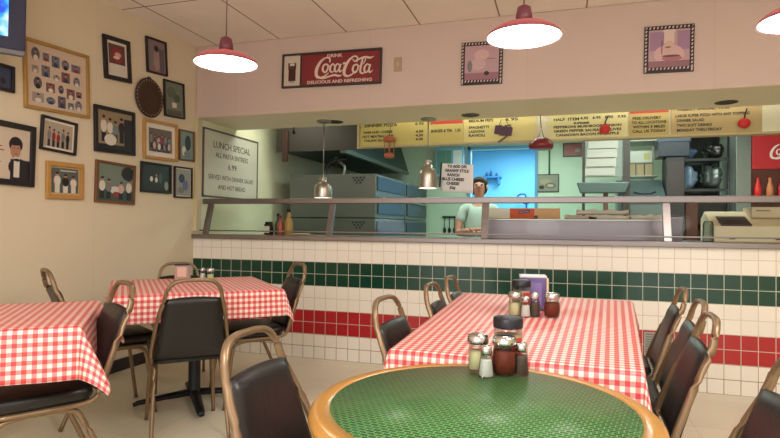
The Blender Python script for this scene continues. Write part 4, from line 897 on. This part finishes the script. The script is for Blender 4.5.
for i, (x, w, z, lab) in enumerate(((3.52, .26, .0, 'flattened paper bag on steel unit right of pizza box'), (3.76, .34, .0, 'creased paper bags lying in middle of steel unit'), (3.70, .42, .042, 'upper creased paper bag on top of bag pile'), (4.05, .28, .0, 'crumpled white paper at right end of steel unit'))):
    mb = MB(); N = 14; r = random.Random(i+3)
    hh = [.034+.006*math.sin(k*1.3+i)+r.uniform(0, .006) for k in range(N+1)]
    rows_ = []
    for j, yy in enumerate((-.1, -.09, .02, .1)):
        rows_.append([mb.bm.verts.new((w*(k/N-.5), yy, hh[k]*(.55 if j == 0 else 1))) for k in range(N+1)])
    base = [[mb.bm.verts.new((w*(k/N-.5), yy, 0)) for k in range(N+1)] for yy in (-.1, .1)]
    for A, B in list(zip(rows_, rows_[1:]))+[(base[0], rows_[0]), (rows_[-1], base[1]), (base[1], base[0])]:
        for k in range(N): mb.face([A[k], A[k+1], B[k+1], B[k]])
    for k in (0, N): mb.face([base[0][k]]+[q[k] for q in rows_]+[base[1][k]])
    o = mb.build('paper_bag', mat(('kraft_grey', 'bag_beige')[i % 2], ((214, 198, 190), (232, 220, 212))[i % 2], .8)); o.location = (x, .57, 1.292+z)
    tag(o, lab, 'paper bag', 'paper bags on steel unit')
# cash register
t = thing('cash_register', 'beige cash register with dark keypad at right end of counter', 'cash register', (4.80, .45, 1.111), 0)
MB().prism([(0, 0), (.42, 0), (.42, .2), (.3, .26), (.0, .13)], -.26, .42, 'x').build('body', mat('register_beige', (236, 214, 184), .5), t, .012)
MB().prism([(.0, .131), (.18, .2), (.185, .215), (.0, .145)], -.2, .02, 'x').build('keypad', mat('keypad_dark', (66, 40, 50), .4), t, .004)
MB().box(.05, .34, .12, .36, .2, .29).build('printer_head', mat('register_light', (214, 194, 166), .5), t, .012)
MB().box(.08, .18, .117, .12, .255, .265).build('slot', mat('slot_brown', (150, 110, 96), .5), t)
for x in (-.12, .2): MB().box(x-.02, x+.02, -.004, 0, .025, .032).build('drawer_pull', blackm, t)
tag(MB().lathe([(.04, 0), (.042, .01), (.04, .14), (.035, .16), (.03, .17)], 20, (4.50, .42, 1.111)).build('plastic_cup', glass('cup_clear', (226, 234, 230), .9)), 'clear plastic cup left of cash register', 'cup')
# sauces
g = 'sauce bottles on ledge near left corner'; zl = 1.1165
t = thing('sauce_jar', 'dark jar with white label on ledge at left', 'jar', (.625, .19, zl), 0, g)
MB().lathe([(.042, 0), (.046, .006), (.046, .1), (.036, .112)], 24).build('body', mat('jar_dark', (50, 40, 30), .2), t)
MB().lathe([(.038, .11), (.038, .128)], 24).build('lid', blackm, t)
MB().box(-.028, .03, -.049, -.044, .02, .085).build('label_sticker', whitem, t)
def bottle(x, y, h, r_, col, capc, lab, nm='sauce_bottle'):
    t = thing(nm, lab, 'bottle', (x, y, zl), 0, g)
    MB().lathe([(r_, 0), (r_*1.05, .006), (r_*1.05, h*.5), (r_*.45, h*.72), (r_*.38, h*.9)], 20).build('body', mat('sauce_%d' % col[0], col, .25), t)
    MB().lathe([(r_*.45, h*.88), (r_*.45, h)], 16).build('cap', capc, t)
bottle(.745, .2, .19, .032, (176, 76, 52), redm, 'red sauce bottle on ledge next to dark jar')
bottle(.69, .25, .21, .028, (74, 84, 66), blackm, 'dark green bottle behind dark jar on ledge')
bottle(.825, .22, .255, .038, (186, 138, 72), blackm, 'tall amber sauce bottle on ledge, tallest of the group')
t = thing('small_tray', 'flat tan tray on ledge right of sauce bottles', 'tray', (.97, .2, zl))
MB().slab(rrect(.2, .13, .03), 0, .014, .005).build('tray', mat('tray_wood', (170, 140, 96), .6), t)
MB().slab(rrect(.16, .09, .02), .014, .018, .002).build('paper', whitem, t)

# ------------------------------------------------------------------ person behind the counter
pt = thing('person', 'dark haired person in grey green t-shirt with folded arms behind counter', 'person', (2.49, 1.5, 0), math.radians(8))
def skin(name, verts, edges, rad, m, parent, root=0, sub=2):
    me = bpy.data.meshes.new(name); me.from_pydata(verts, edges, []); me.materials.append(m)
    o = bpy.data.objects.new(name, me); C.objects.link(o); o.parent = parent
    md = o.modifiers.new('skin', 'SKIN'); md.use_smooth_shade = True
    bpy.context.view_layer.update()
    for i, r in enumerate(rad):
        v = me.skin_vertices[0].data[i]; v.radius = r if isinstance(r, tuple) else (r, r); v.use_root = (i == root)
    s = o.modifiers.new('sub', 'SUBSURF'); s.levels = sub; s.render_levels = sub; return o
skinm = mat('skin', (176, 128, 106), .5); shirt = mat('tshirt', (172, 190, 180), .8, var=.08, scale=14)
V = [(0, 0, .95), (0, 0, 1.12), (0, 0, 1.3), (0, .01, 1.42), (0, .005, 1.5), (0, -.005, 1.58), (0, -.015, 1.66), (0, -.005, 1.715),
     (-.17, .01, 1.41), (-.215, -.01, 1.28), (-.225, -.05, 1.14), (-.12, -.19, 1.17), (.03, -.215, 1.19),
     (.17, .01, 1.41), (.215, -.01, 1.28), (.225, -.05, 1.14), (.12, -.2, 1.14), (-.03, -.235, 1.15),
     (-.09, 0, .88), (-.1, .0, .5), (-.1, .02, .09), (-.1, -.13, .035), (.09, 0, .88), (.1, 0, .5), (.1, .02, .09), (.1, -.13, .035)]
E_ = [(0, 1), (1, 2), (2, 3), (3, 4), (4, 5), (5, 6), (6, 7), (3, 8), (8, 9), (9, 10), (10, 11), (11, 12), (3, 13), (13, 14), (14, 15), (15, 16), (16, 17), (0, 18), (18, 19), (19, 20), (20, 21), (0, 22), (22, 23), (23, 24), (24, 25)]
Rr = [(.15, .11), (.14, .10), (.15, .11), (.10, .085), .048, (.056, .062), (.076, .088), (.062, .078), .065, .052, .044, .036, .028, .065, .052, .044, .036, .028, .085, .055, .04, .035, .085, .055, .04, .035]
body = skin('body', V, E_, Rr, skinm, pt)
# face details, part of head
face = MB().ell((0, -.10, 1.655), .013, .022, .02).ell((-.085, -.01, 1.655), .012, .02, .03).ell((.085, -.01, 1.655), .012, .02, .03)
face.build('face_features', skinm, pt)
MB().ell((-.03, -.1, 1.675), .015, .008, .009).ell((.03, -.1, 1.675), .015, .008, .009).ell((-.03, -.1, 1.697), .02, .007, .004).ell((.03, -.1, 1.697), .02, .007, .004).build('eyes', DK, pt)
MB().ell((0, -.1, 1.61), .024, .008, .006).build('mouth', mat('lips', (150, 84, 76), .5), pt)
hm = MB().ell((0, .012, 1.70), .094, .105, .075, 20, 12); hm.ell((0, .045, 1.65), .095, .075, .10, 20, 12)
for v in hm.bm.verts:
    if v.co.y < -.06 and v.co.z < 1.73: v.co.y = -.05
hm.build('hair', mat('dark_hair', (30, 24, 22), .6, var=.3, scale=60), pt)
sv = [0, 1, 2, 3, 8, 9, 13, 14]; mp_ = {v: i for i, v in enumerate(sv)}
skin('tshirt', [V[v] if v not in (9, 14) else (V[v][0], V[v][1], 1.25) for v in sv], [(mp_[a], mp_[b]) for a, b in E_ if a in mp_ and b in mp_], [(.17, .125), (.165, .12), (.162, .122), (.10, .09), .074, .066, .074, .066], shirt, pt)
pv = [0, 18, 19, 20, 22, 23, 24]; mp_ = {v: i for i, v in enumerate(pv)}
skin('trousers', [V[v] for v in pv], [(mp_[a], mp_[b]) for a, b in E_ if a in mp_ and b in mp_], [(.165, .125), .1, .075, .06, .1, .075, .06], mat('trousers_dark', (40, 42, 52), .8), pt)
for s, wx, wy, wz in ((1, .03, -.215, 1.19), (-1, -.03, -.235, 1.15)):
    hv = [(wx, wy, wz), (wx+s*.06, wy-.005, wz)]; he = [(0, 1)]; hr = [.024, (.014, .032)]
    for k in range(4):
        y0 = wz+.028-k*.018; L = (.07, .078, .072, .058)[k]; b0 = len(hv)
        hv += [(wx+s*.085, wy-.008, y0), (wx+s*(.085+L*.5), wy-.004, y0-.003), (wx+s*(.085+L), wy+.012, y0-.006)]; he += [(1, b0), (b0, b0+1), (b0+1, b0+2)]; hr += [.0095, .0088, .0075]
    b0 = len(hv); hv += [(wx+s*.04, wy-.02, wz+.03), (wx+s*.075, wy-.024, wz+.055)]; he += [(1, b0), (b0, b0+1)]; hr += [.011, .009]
    skin('hand', hv, he, hr, skinm, pt, 1)
MB().box(-.14, -.06, -.17, .06, 0, .06).box(.06, .14, -.17, .06, 0, .06).build('shoes', blackm, pt, .02)
